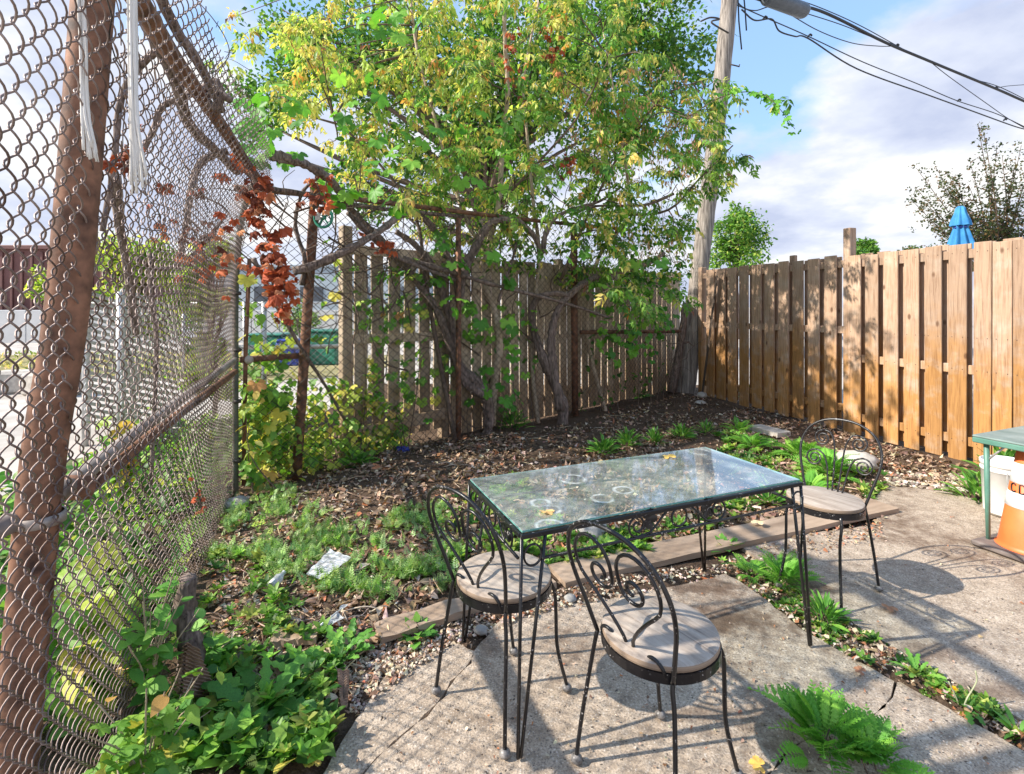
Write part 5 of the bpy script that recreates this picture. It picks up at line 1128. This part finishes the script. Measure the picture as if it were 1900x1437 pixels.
tree_px('distant_tree', 'low distant tree just above the fence next to the umbrella', 1705, 38, [(1690, 470, 14), (1715, 466, 16), (1740, 470, 10), (1670, 474, 8)], 1300, .22, [DG, (.07, .11, .04), (.2, .12, .05)], None, .4, trunk_r=.2)
BD = [(.035, .045, .02), (.055, .075, .03), (.10, .12, .05), (.16, .10, .05)]
# sparse dark tree at the frame edge: leaves along radiating twigs
def sparse_tree():
    Y = 11.5; base = np.array([(1850 - CX) / F * Y, Y, -.08]); t = thing('crabapple_tree', 'sparse dark-leaved small tree behind the blue umbrella', 'tree', tuple(base)); b, tb_ = MB(), MB()
    limb(tb_, [(0, 0, -.1), (.05, 0, 1.2), (0, 0, 2.0)], .07, .05); 
    tips = [(1690, 370), (1700, 312), (1735, 308), (1755, 318), (1765, 330), (1815, 232), (1825, 245), (1800, 300), (1745, 340), (1770, 360), (1800, 350), (1835, 330), (1860, 290), (1850, 270), (1885, 300), (1895, 270), (1910, 330), (1930, 260), (1880, 350), (1840, 370), (1720, 405), (1740, 420), (1760, 400), (1715, 375), (1895, 380), (1930, 380), (1870, 400), (1905, 420), (1830, 410), (1700, 350), (1790, 420), (1820, 390), (1850, 440), (1890, 440)]
    for x, y in tips:
        Yt = Y + rng.normal(0, .35); e = P(x, y, Yt) - base; s_ = np.array([0, 0, 2.0]) + rng.normal(0, .05, 3); m1 = s_ * .5 + e * .5 + np.array([-.12 * np.sign(e[0]), 0, -.1]); p = cr([s_, m1, e], 12); tube(tb_, p, np.linspace(.02, .005, len(p)), 5, cap=False)
        for c in p[6:]:
            for rep in range(2 if y < 330 else 3):
                n = 7; off = rng.normal(0, .05 + (.05 if y > 340 else 0), 3); pos = c + off + rng.normal(0, .035, (n, 3)); scatter(b, SMALL, pos, basis(rng.uniform(0, 6.3, n), rng.normal(0, .7, n), rng.normal(0, .8, n)), rng.uniform(.05, .085, n), rgb(n, BD))
    obj('crown', b, leaf_m, t); obj('branches', tb_, twig_m, t)
sparse_tree()
YB = [(.20, .30, .04), (.34, .42, .07), (.45, .45, .09), MG]
tree_px('yellow_shrub', 'yellow green bushy sapling beyond the leaning mesh', 240, 6.0, [(200, 480, 40), (250, 470, 45), (300, 500, 35), (230, 540, 30), (330, 560, 30), (270, 610, 30), (300, 470, 25)], 2600, .075, YB, None, .42, trunk_r=.03, limbs=20)
tree_px('yellow_shrub', 'yellow green tree in front of the far block wall', 130, 16, [(90, 520, 25), (75, 545, 20), (110, 550, 20), (140, 540, 26)], 1500, .12, YB, None, .42, trunk_r=.05)
tree_px('yellow_shrub', 'leafy sapling beyond the corner post of the leaning fence', 395, 6.5, [(390, 470, 34), (350, 520, 30), (400, 560, 36), (420, 480, 24), (380, 640, 34), (415, 720, 30), (350, 700, 30)], 2600, .075, YB, None, .42, trunk_r=.03, limbs=20)
for k, (x, Y, rr_) in enumerate(((-11, 17, 34), (-7.5, 18, 24), (-3.6, 15, 30), (-1.6, 14, 36), (.6, 16, 34), (3.2, 17, 36))):
    px_ = CX + x / Y * F; lb = ['hedge clump before the maroon shed', 'small hedge clump behind the bins', 'bushy clump behind the brown post', 'bush seen through the gaps of the old board fence', 'bush behind the vine trunks beyond the old fence', 'bush beyond the fence near the utility pole'][k]
    tree_px('bush', lb, px_, Y, [(px_ - 12, 600, rr_), (px_ + 22, 590, rr_ * .8), (px_ + 5, 575, rr_ * .7)], 1300, .12, [DG, MG, LG, YG], None, .42, group='bushes beyond the fence', trunk_r=.04, limbs=4)

# ================================================================== ground plants
def frond_mesh(name, m, pairs=13, toothed=False, width=.34, arch=.35):
    mb_ = MB(); ys = np.linspace(.12, .97, pairs); zc = lambda y: arch * (y - y * y * 1.5)
    tube(mb_, [(0, y, zc(y)) for y in np.linspace(0, 1, 7)], .008, 3, cap=False)
    for i_, y in enumerate(ys):
        L = width * math.sin(math.pi * min(1, (y * .95 + .1)) ** 1.1) * .62 + .04
        for s_ in (-1, 1):
            if toothed:
                tm = t_leaflet(.5, .06, .12); parts = [place_t(tm, (0, y, zc(y)), -s_ * .95, .1, s_ * .2, L)]
                for q_ in (.35, .6, .8): 
                    for e_ in (-1, 1): parts.append(place_t(t_leaflet(.5, .03, .05), (s_ * L * .82 * q_, y + L * .57 * q_, zc(y) + .1 * L * q_), -s_ * .95 + e_ * .75, .0, 0, L * .28))
                for V_, F_ in parts: mb_.add(V_, F_)
            else:
                V_, F_ = place_t(t_leaflet(.34, .05, .1), (0, y, zc(y)), -s_ * 1.05, .05, s_ * .25, L); mb_.add(V_, F_)
    V_, F_ = place_t(t_leaflet(.5), (0, .95, zc(.95)), 0, -.6, 0, .1); mb_.add(V_, F_); return mb_.mesh(name, m)
tansy = [frond_mesh('frond', fern_m, 10, True, .40, a) for a in (.2, .45, .7)]; ferny = [frond_mesh('frond', fern_m, 14, False, .36, a) for a in (.25, .45, .6)]
def toothed_blade(name, m):
    mb_ = MB(); n = 11; V = []; 
    for i_ in range(n):
        y = i_ / (n - 1); wd = .13 * math.sin(math.pi * (y * .82 + .1)) ** .8 * (1.35 if i_ % 2 else .72) * (.45 + .8 * y); z = .35 * (y - y * y * 1.15); V += [(-wd, y, z + .03), (0, y, z), (wd, y, z + .03)]
    Q = []
    for i_ in range(n - 1): a = 3 * i_; Q += [[a, a + 1, a + 4, a + 3], [a + 1, a + 2, a + 5, a + 4]]
    mb_.add(V, Q); return mb_.mesh(name, m)
dande = [toothed_blade('leaf', weed_m)]
def plain_blade(name, m, w_=.10, arch=.5):
    mb_ = MB(); n = 8; V = []
    for i_ in range(n):
        y = i_ / (n - 1); wd = w_ * math.sin(math.pi * (y * .9 + .06)); z = arch * (y - y * y); V += [(-wd, y, z + .02), (0, y, z), (wd, y, z + .02)]
    Q = []
    for i_ in range(n - 1): a = 3 * i_; Q += [[a, a + 1, a + 4, a + 3], [a + 1, a + 2, a + 5, a + 4]]
    mb_.add(V, Q); return mb_.mesh(name, m)
lance = [plain_blade('leaf', weed_m, .09, .3), plain_blade('leaf', weed_m, .12, .55)]; broad = [plain_blade('leaf', weed_m, .2, .4)]
def rosette(name, label, g, n, meshes, size, cat='weed', pitch=(.25, 1.2), part='leaf', group=None, spread=.02, levels=1, height=0.0):
    z = gz(g[0], g[1]); t = thing(name, label, cat, (g[0], g[1], z), 0, group)
    for k in range(n):
        yaw = k * 2.399 + rng.normal(0, .2); u = rng.uniform(); pi_ = pitch[0] + (pitch[1] - pitch[0]) * u
        hz = height * u * rng.uniform(.3, 1); r_ = spread * rng.uniform(.3, 1) * (1 - u * .5)
        o = link(part, meshes[rng.integers(len(meshes))], t, (-math.sin(yaw) * r_, math.cos(yaw) * r_, hz + .004), (pi_, rng.normal(0, .25), yaw), size * rng.uniform(.65, 1.1) * (1 - .35 * u))
    if height > .03:
        b = MB()
        for k in range(3): tube(b, [(rng.normal(0, spread * .3), rng.normal(0, spread * .3), 0), (rng.normal(0, spread * .4), rng.normal(0, spread * .4), height)], .003, 4, cap=False)
        obj('stem', b, MATS['twig_bark'], t)
    return t
PL = [('tansy_plant', 'large bright ferny tansy in the patio crack at the front', (1535, 1400), 38, tansy, .20, (.45, 1.35), 'frond', .085, .10),
      ('tansy_plant', 'ferny tansy trailing along the crack behind the big one', (1620, 1425), 22, tansy, .15, (.3, 1.1), 'frond', .06, .06),
      ('fern_weed', 'feathery green weed at the table leg beside the chair', (1455, 1075), 40, ferny, .19, (.4, 1.35), 'frond', .07, .05),
      ('fern_weed', 'feathery weed behind it where timber meets concrete', (1395, 1060), 18, ferny, .15, (.2, 1.1), 'frond', .05, .03),
      ('leafy_weed', 'narrow-leaved weed tuft in the crack at the chair foot', (1530, 1150), 46, lance, .13, (.1, 1.2), 'leaf', .07, .02),
      ('dandelion', 'dandelion rosette in the crack between the slabs', (1700, 1255), 14, dande, .10, (.15, .9), 'leaf', .03, 0),
      ('dandelion', 'flattened dandelion next to the yellow flower', (1790, 1310), 12, dande, .085, (.05, .7), 'leaf', .03, 0),
      ('dandelion', 'small weed at the frame corner in the slab crack', (1890, 1358), 12, lance, .09, (.1, .9), 'leaf', .03, 0),
      ('leafy_weed', 'broad leaves sprouting under the table by the timber', (1345, 1015), 16, broad, .13, (.3, 1.2), 'leaf', .04, 0),
      ('leafy_weed', 'bushy weed behind the glass table, first of the row', (1120, 838), 46, lance, .20, (.2, 1.2), 'leaf', .10, .08),
      ('leafy_weed', 'taller bushy weed behind the glass table, second of the row', (1165, 828), 42, lance, .19, (.2, 1.25), 'leaf', .08, .10),
      ('leafy_weed', 'bushy weed behind the far table edge, third of the row', (1215, 822), 40, lance, .17, (.2, 1.2), 'leaf', .09, .06),
      ('leafy_weed', 'bushy weed in the leaf litter, fourth of the row', (1265, 812), 40, lance, .18, (.2, 1.2), 'leaf', .10, .06),
      ('leafy_weed', 'low bushy weed in the litter just past the table corner', (1310, 805), 30, lance, .17, (.2, 1.1), 'leaf', .08, .05),
      ('fern_weed', 'ferny weed in front of the flat paving stone', (1395, 830), 30, ferny, .26, (.2, 1.1), 'frond', .10, .07),
      ('fern_weed', 'ferny weed beside the flat paving stone', (1370, 800), 24, ferny, .24, (.2, 1.2), 'frond', .08, .07),
      ('fern_weed', 'feathery plant behind the four-scroll chair back', (1490, 850), 36, ferny, .30, (.2, 1.2), 'frond', .12, .08),
      ('fern_weed', 'feathery plant showing through the chair back scrolls', (1535, 880), 36, ferny, .30, (.2, 1.2), 'frond', .12, .10),
      ('fern_weed', 'ferny weed beside the chair seat and table corner', (1500, 915), 30, ferny, .24, (.2, 1.2), 'frond', .10, .06),
      ('leafy_weed', 'low leafy weed between far table leg and chair', (1425, 930), 30, lance, .18, (.2, 1.1), 'leaf', .08, .04),
      ('leafy_weed', 'tall leafy weed growing behind the white bucket', (1860, 905), 60, lance, .30, (.2, 1.35), 'leaf', .14, .30),
      ('leafy_weed', 'leafy weed crowding the folding table leg', (1815, 925), 44, lance, .22, (.2, 1.2), 'leaf', .12, .14),
      ('leafy_weed', 'small plant at the foot of the cedar fence', (1388, 735), 26, wlm, .16, (.2, 1.1), 'leaf', .10, .16),
      ('leafy_weed', 'weed clump at the fence foot behind the leaf litter', (1190, 735), 28, wlm, .16, (.2, 1.1), 'leaf', .10, .12),
      ('leafy_weed', 'green clump right behind the thick vine trunk base', (950, 795), 50, lance, .20, (.2, 1.2), 'leaf', .16, .15),
      ('leafy_weed', 'green clump at the old wooden post foot', (660, 862), 40, wlm, .13, (.2, 1.1), 'leaf', .12, .10),
      ('leafy_weed', 'seedling with round leaves between timber and gravel', (775, 1170), 22, wlm, .07, (.2, 1.1), 'leaf', .06, .05),
      ('dandelion', 'dandelion with long toothed leaves in the foreground weeds', (480, 1330), 20, dande, .26, (.15, .9), 'leaf', .03, 0),
      ('dandelion', 'pale dandelion leaves arching near the corrugated strip', (560, 1260), 14, dande, .2, (.2, 1.0), 'leaf', .03, 0),
      ('dock_plant', 'broad-leaved dock at the bottom edge of the weeds', (430, 1410), 14, broad, .17, (.25, 1.1), 'leaf', .03, 0),
      ('dock_plant', 'broad yellowish leaves beside the concrete edge', (560, 1400), 12, [plain_blade('leaf', yweed_m, .22, .4)], .15, (.1, .8), 'leaf', .03, 0),
      ('dandelion', 'jagged weed leaning on the patio edge', (625, 1225), 16, dande, .18, (.2, 1.0), 'leaf', .03, 0),
      ('dandelion', 'toothed weed below the clear plastic packet', (650, 1200), 12, dande, .14, (.2, .9), 'leaf', .03, 0)]
for nm, lb, px, n, ms_, sz, pt, part, sp_, hg in PL:
    if ms_ is lance and sz > .125: n, sz, hg = int(n * 1.7), sz * .78, hg + .06
    rosette(nm, lb, G(*px), n, ms_, sz, pitch=pt, part=part, spread=sp_, height=hg)
# dandelion flower
df = thing('dandelion_flower', 'single yellow dandelion flower in the slab crack', 'flower', tuple(G(1770, 1295))); b = MB(); n = 40
scatter(b, NARROW, np.zeros((n, 3)) + [0, 0, .03], basis(rng.uniform(0, 6.3, n), rng.uniform(.1, 1.4, n), np.zeros(n)), np.full(n, .014), np.tile([[.85, .62, .03]], (n, 1))); obj('petals', b, leaf_m, df)
b = MB(); tube(b, [(0, 0, -.02), (0, 0, .03)], .002, 5); obj('stem', b, stem_m, df)
for lb, px_ in (('bare dandelion stalk standing straight up in the crack', [(1760, 1265), (1772, 1290), (1780, 1310)]), ('bare dandelion stalk bending over the slab', [(1810, 1245), (1812, 1265), (1795, 1295), (1788, 1312)])):
    b = MB(); e = G(*px_[-1]); tube(b, cr([P(x, y, e[1]) for x, y in px_], 5), .0025, 5); tag(obj('flower_stalk', b, simple('pale_stalk_' + str(len(px_)), (.35, .38, .22), (.5, .5, .3), 20, .7, bd=0)), lb, 'stalk')

# foreground leafy plants near and outside the leaning fence
def leafy(label, bx, top, nst, nl, sz, meshes, spread=.11, name='leafy_plant', cat='plant', zlo=.06):
    """bx=(X,Y) base; stems rise to about top and carry leaves, each leaf a part"""
    t = thing(name, label, cat, (bx[0], bx[1], -.03)); o0 = np.array([bx[0], bx[1], -.03])
    for s_ in range(nst):
        a = rng.uniform(0, 6.3); r_ = rng.uniform(.2, 1) * (spread if bx[0] > LF(bx[1]) - .02 else spread * 1.7); hgt = top * rng.uniform(.45, 1); e = np.array([math.cos(a) * r_ * 1.4, math.sin(a) * r_ * 1.4, hgt]); p = cr([(0, 0, 0), (math.cos(a) * r_ * .4, math.sin(a) * r_ * .4, hgt * .6), e], 8)
        b = MB(); tube(b, p, np.linspace(.004, .0018, len(p)), 5, cap=False); obj('stem', b, stem_m, t)
        for k in range(nl):
            c = p[int(rng.uniform(.25, 1) * (len(p) - 1))]; hang_leaf(t, meshes, c + o0 + rng.normal(0, .025, 3), rng.uniform(*sz), o0, 'leaf', face=False, tilt=-.2)
    return t
lw = wlm + glm[:1]; ly = olm
for lb, bx, top, nst, nl, sz, ms_ in (('dense glossy leafy plant against the thick post foot', (-.93, 1.25), .34, 9, 8, (.035, .07), wlm), ('yellowing leafy plant just behind the thick post', (-1.04, 1.45), .50, 11, 9, (.035, .07), ly), ('leafy plant before the corrugated sheet', (-1.12, 1.68), .24, 7, 7, (.04, .07), wlm),
                                     ('broad-leaved plant climbing the mesh foot in the middle of the run', (-1.24, 1.75), .6, 13, 9, (.04, .08), wlm), ('tall light green plant outside the mesh behind the rail elbow', (-1.45, 1.75), .72, 12, 8, (.07, .12), ly), ('dark leafy plant outside the mesh near the frame edge', (-1.75, 1.65), .75, 12, 8, (.07, .11), wlm),
                                     ('leafy plant outside the fence under the rail', (-2.0, 2.35), .6, 12, 8, (.07, .11), wlm), ('small leafy plant by the rugged stump', (-1.2, 2.05), .2, 8, 7, (.05, .08), lw), ('bright leafy plant outside the fence near its far end', (-2.75, 3.6), .8, 12, 8, (.08, .12), ly), ('leafy tangle outside the fence before the slatted screens', (-2.7, 2.9), .7, 12, 8, (.08, .12), lw),
                                     ('five-leaved seedling at the bottom edge below the thick post', (-.84, 1.32), .20, 6, 7, (.035, .065), wlm)):
    leafy(lb, bx, top, nst, nl, sz, ms_)
# rugged stump on the fence line
st = thing('rugged_stump', 'slender rugged tree stump rising behind the mesh foot', 'stump', (-1.235, 1.95, -.05)); b = MB(); p = cr([(0, 0, 0), (.01, 0, .2), (-.01, 0, .34), (.0, .0, .47)], 6); tube(b, p, np.linspace(.045, .03, len(p)), 12, wob=.16); obj('stump_wood', b, bark_m, st)

# --- ground cover stuff
def scatter_ground(n, poly, tmpls, size, cols, wts=None, pitch=(0, .5), z=.01, dens=None, onslab=None, name='ground_cover', m=leaf_m, clump=None, hvar=0.0):
    q_ = sample_px(poly, n, dens) if poly is not None else None; b = MB(); g_ = np.array([G(x, y) for x, y in q_])
    if clump:
        k = rng.integers(0, len(g_), n); k = k - k % clump; g_ = g_[k] + np.hstack([rng.normal(0, .05, (n, 2)), np.zeros((n, 1))])
    zz_ = np.array([gz(a[0], a[1]) for a in g_]); os_ = on_slab(g_[:, 0], g_[:, 1])
    keep = np.ones(len(g_), bool) if onslab is None else (os_ == onslab); g_[:, 2] = zz_ + z + rng.uniform(0, hvar + 1e-6, len(g_)); g_ = g_[keep]; n = len(g_)
    ks = rng.integers(0, len(tmpls), n); B = basis(rng.uniform(0, 6.3, n), rng.uniform(*pitch, n), rng.normal(0, .35, n)); sz_ = rng.uniform(*size, n); col = rgb(n, cols, wts)
    for i_ in range(len(tmpls)):
        m_ = ks == i_; scatter(b, tmpls[i_], g_[m_], B[m_], sz_[m_], col[m_])
    return tag(obj(name, b, m), kind='stuff')
rosw = [merge_t([place_t(t_ovate(.5, .1, .1, .12, 3), (0, 0, 0), k * 1.05, .5 + .2 * (k % 2), 0, 1) for k in range(6)])]
ferns_s = [merge_t([place_t(t_leaflet(.5, .05, .1), (0, y, .25 * y), s_ * 1.0, .1, 0, .42 * (1.1 - y)) for y in (.15, .3, .45, .6, .75, .9) for s_ in (-1, 1)])]
soilpoly = [(640, 860), (760, 820), (1000, 800), (1250, 735), (1330, 735), (1480, 770), (1800, 870), (1790, 905), (1640, 885), (1600, 930), (1030, 1040), (830, 1090), (700, 1190), (640, 1230), (520, 1000), (560, 900)]
GW = [DG, MG, LG, (.22, .38, .07), YG]
dn = lambda x, y: 1.0 if mn.noise(Vector((x / 60, y / 30, 1))) > .08 else .10
scatter_ground(2300, [(430, 900), (560, 905), (620, 960), (700, 960), (830, 930), (860, 1000), (850, 1090), (700, 1130), (560, 1110), (470, 1060), (380, 1040), (400, 960)], ferns_s, (.04, .085), [LG, (.3, .42, .14), (.24, .36, .14), (.16, .28, .09), (.36, .46, .2)], None, (.1, 1.1), .0, dn, False, hvar=.05)
scatter_ground(700, [(360, 1020), (480, 1040), (560, 1120), (640, 1230), (600, 1300), (640, 1380), (560, 1437), (300, 1437), (330, 1200), (380, 1100)], rosw + ferns_s, (.025, .06), GW, None, (-.1, .4), .0, dn, False, hvar=.06)
scatter_ground(150, [(330, 1300), (620, 1300), (600, 1437), (200, 1437), (200, 1350)], OV, (.04, .08), GW, None, (-.2, .6), .0, None, False, hvar=.08)
scatter_ground(700, [(830, 930), (960, 880), (1080, 1000), (1300, 960), (1440, 900), (1440, 930), (1200, 1030), (1040, 1050), (860, 1080)], rosw, (.03, .07), GW, None, (-.1, .4), .0, dn, False, hvar=.03)
scatter_ground(420, [(1330, 800), (1650, 860), (1640, 930), (1500, 935), (1330, 870)], rosw, (.03, .07), GW, None, (-.1, .4), .0, dn, False, hvar=.03)
scatter_ground(260, [(1330, 1030), (1400, 1040), (1500, 1110), (1640, 1190), (1740, 1250), (1900, 1340), (1900, 1375), (1700, 1270), (1600, 1225), (1480, 1150), (1390, 1080)], rosw, (.015, .04), GW, None, (-.1, .4), .0, dn, False, hvar=.01)
# verge outside fence
b = MB()
for (x0, x1, y0, y1, n, cols) in ((-3.9, -1.5, .9, 6.5, 5200, GW), (-9, -3, 10.9, 14, 2500, [(.35, .33, .12), (.45, .38, .18), MG]), (-26, -8, 11.5, 16, 2500, [(.38, .33, .13), (.5, .4, .2), (.2, .25, .08)])):
    X_ = rng.uniform(x0, x1, n); Y_ = rng.uniform(y0, y1, n); k = (X_ < LF(Y_) - .08) & ((Y_ < 4.0) | (X_ < -2.15 + (Y_ - 3.98) * 1.07 - .2)); X_, Y_ = X_[k], Y_[k]; n = len(X_); far_ = y0 > 8
    scatter(b, NARROW if far_ else OV[1], np.stack([X_, Y_, np.full(n, -.06) + rng.uniform(0, .16 if not far_ else .05, n)], -1), basis(rng.uniform(0, 6.3, n), rng.uniform(.1, 1.2, n), rng.normal(0, .4, n)), rng.uniform(.06, .12, n) * (2.2 if far_ else 1), rgb(n, cols))
tag(obj('verge_weeds', b, leaf_m), kind='stuff')
# leaf litter, mulch, pebbles, twigs
curl = [t_leaflet(.55, .22, .3), t_leaflet(.4, -.2, -.25), t_ovate(.7, .3, .3, .15, 3)]
LIT = [(.27, .175, .115), (.37, .255, .175), (.15, .095, .06), (.46, .35, .25), (.34, .14, .07), (.54, .44, .34)]
def wl(x, y): return (.25 + .75 * (mn.noise(Vector((x / 70, y / 35, 3))) > -.1)) * (1 if y < 890 or x > 1000 else .35)
scatter_ground(15000, soilpoly, curl, (.014, .07), LIT, [4, 3, 5, 1.6, 1, .7], (-.5, .6), .006, wl, False, 'leaf_litter', dry_m, hvar=.02)
scatter_ground(1800, [(400, 900), (640, 860), (660, 1220), (600, 1400), (420, 1400), (380, 1100)], curl, (.02, .05), LIT, None, (-.4, .5), .006, None, False, 'leaf_litter', dry_m, hvar=.015)
scatter_ground(1500, [(880, 1110), (1330, 1040), (1640, 945), (1640, 1000), (1340, 1060), (960, 1150), (800, 1215), (650, 1330), (640, 1240), (700, 1190)], curl, (.012, .035), LIT, None, (-.4, .4), .002, None, None, 'leaf_litter', dry_m, hvar=.008)
scatter_ground(900, [(1330, 1030), (1420, 1050), (1500, 1105), (1640, 1195), (1740, 1255), (1900, 1345), (1900, 1385), (1700, 1272), (1600, 1228), (1480, 1158), (1390, 1085)], curl, (.012, .04), LIT, None, (-.4, .4), .004, None, False, 'leaf_litter', dry_m, hvar=.01)
scatter_ground(420, [(700, 1250), (1000, 1120), (1300, 1060), (1700, 900), (1900, 960), (1900, 1437), (650, 1437)], curl, (.006, .018), LIT, None, (-.1, .2), .001, None, True, 'leaf_crumbs', dry_m)
def pebbles(n, poly, sz, m, name='gravel', cols=None):
    q_ = sample_px(poly, n); g_ = np.array([G(x, y) for x, y in q_]); g_[:, 2] = [gz(a[0], a[1]) + .003 for a in g_]
    t_ = np.array([[1, 0, 0], [0, 1, 0], [-1, 0, 0], [0, -1, 0], [0, 0, .7], [0, 0, -.5], [.6, .6, .3], [-.6, -.6, .3]]) ; F_ = np.array([[0, 6, 4], [6, 1, 4], [1, 2, 4], [2, 7, 4], [7, 3, 4], [3, 0, 4], [0, 5, 1], [1, 5, 2], [2, 5, 3], [3, 5, 0]])
    b = MB(); scatter(b, (t_, F_), g_, basis(rng.uniform(0, 6.3, n), rng.normal(0, .2, n), rng.normal(0, .2, n)), rng.uniform(*sz, n), rgb(n, cols or [(.34, .27, .21), (.45, .37, .29), (.2, .15, .11), (.56, .48, .4)])); return tag(obj(name, b, m, smooth=False), kind='stuff')
pebbles(1500, [(880, 1112), (1330, 1042), (1600, 960), (1400, 1020), (1340, 1062), (1210, 1095), (960, 1145), (830, 1200), (660, 1320), (640, 1240), (700, 1190)], (.003, .012), dry_m)
pebbles(2600, soilpoly, (.003, .012), dry_m); pebbles(500, [(1640, 870), (1800, 880), (1850, 940), (1800, 915), (1650, 900)], (.006, .03), dry_m)
pebbles(500, [(1330, 1030), (1500, 1100), (1740, 1250), (1900, 1340), (1900, 1380), (1700, 1275), (1480, 1155), (1390, 1085)], (.003, .010), dry_m)
pebbles(900, [(400, 940), (640, 900), (650, 1250), (450, 1300)], (.003, .012), dry_m)
b = MB()
for x, y in sample_px(soilpoly, 520) .tolist() + sample_px([(400, 930), (640, 900), (700, 1200), (500, 1380), (400, 1300)], 260).tolist():
    g = G(x, y); g[2] = gz(g[0], g[1]) + .012
    if on_slab(g[0], g[1]): continue
    a = rng.uniform(0, 6.3); L = rng.uniform(.05, .28); d = np.array([math.cos(a), math.sin(a), rng.normal(0, .06)]); tube(b, cr([g - d * L / 2, g + rng.normal(0, .012, 3), g + d * L / 2], 3), rng.uniform(.0012, .004), 4, col=rgb(1, [(.35, .25, .17), (.5, .4, .3), (.14, .09, .06)])[0])
tag(obj('fallen_twigs', b, dry_m), kind='stuff')
# a few distinct fallen leaves
def fallen(label, g, sz, col, tm=LOB[1], group='fallen leaves worth noticing', z=None):
    V_, F_ = tm; V_ = V_.copy(); V_[:, 2] += .4 * V_[:, 0] ** 2; b = MB(); b.add(V_ * sz, F_, 0, np.array(col)); tag(obj('fallen_leaf', b, dry_m, loc=(g[0], g[1], (gz(g[0], g[1]) + .012) if z is None else z), rot=(.15, -.1, rng.uniform(0, 6))), label, 'leaf', group)
tp = lambda x, y: P(x, y, F * (H - TH) / (y - HY))
fallen('yellow maple leaf lying on the far half of the glass', tp(1243, 850), .045, (.8, .5, .12), z=TH + .004); fallen('tan crumpled leaf on the glass near its front corner', tp(1012, 950), .04, (.75, .45, .18), z=TH + .004)
fallen('orange red leaf by the far table leg foot', G(1315, 1068), .075, (.5, .15, .05)); fallen('brown curled leaf on the slab near the crack', G(1600, 1252), .035, (.3, .14, .08)); fallen('yellow leaf in the joint between slabs', G(1622, 1185), .05, (.7, .55, .3)); fallen('curled brown leaf on the slab under the chair shadow', G(1650, 1130), .05, (.35, .18, .1))
fallen('yellow leaf at the bottom edge beside the near chair foot', G(1412, 1428), .04, (.7, .42, .1)); fallen('bright orange leaf lying before the old fence', G(710, 868), .14, (.5, .2, .1)); fallen('dry leaf on the long timber plank', G(1405, 985), .06, (.65, .5, .3), z=.05)
fallen('rusty leaf in the crack next to the dandelion flower', G(1745, 1285), .05, (.5, .2, .08)); fallen('pale orange leaf resting on the weeds below the post', G(212, 1245), .06, (.75, .42, .2)); fallen('yellow leaf on the soil at the bottom edge', G(590, 1408), .05, (.7, .5, .15))
print('objects', len(bpy.data.objects), 'tris', sum(len(m.polygons) for m in bpy.data.meshes))
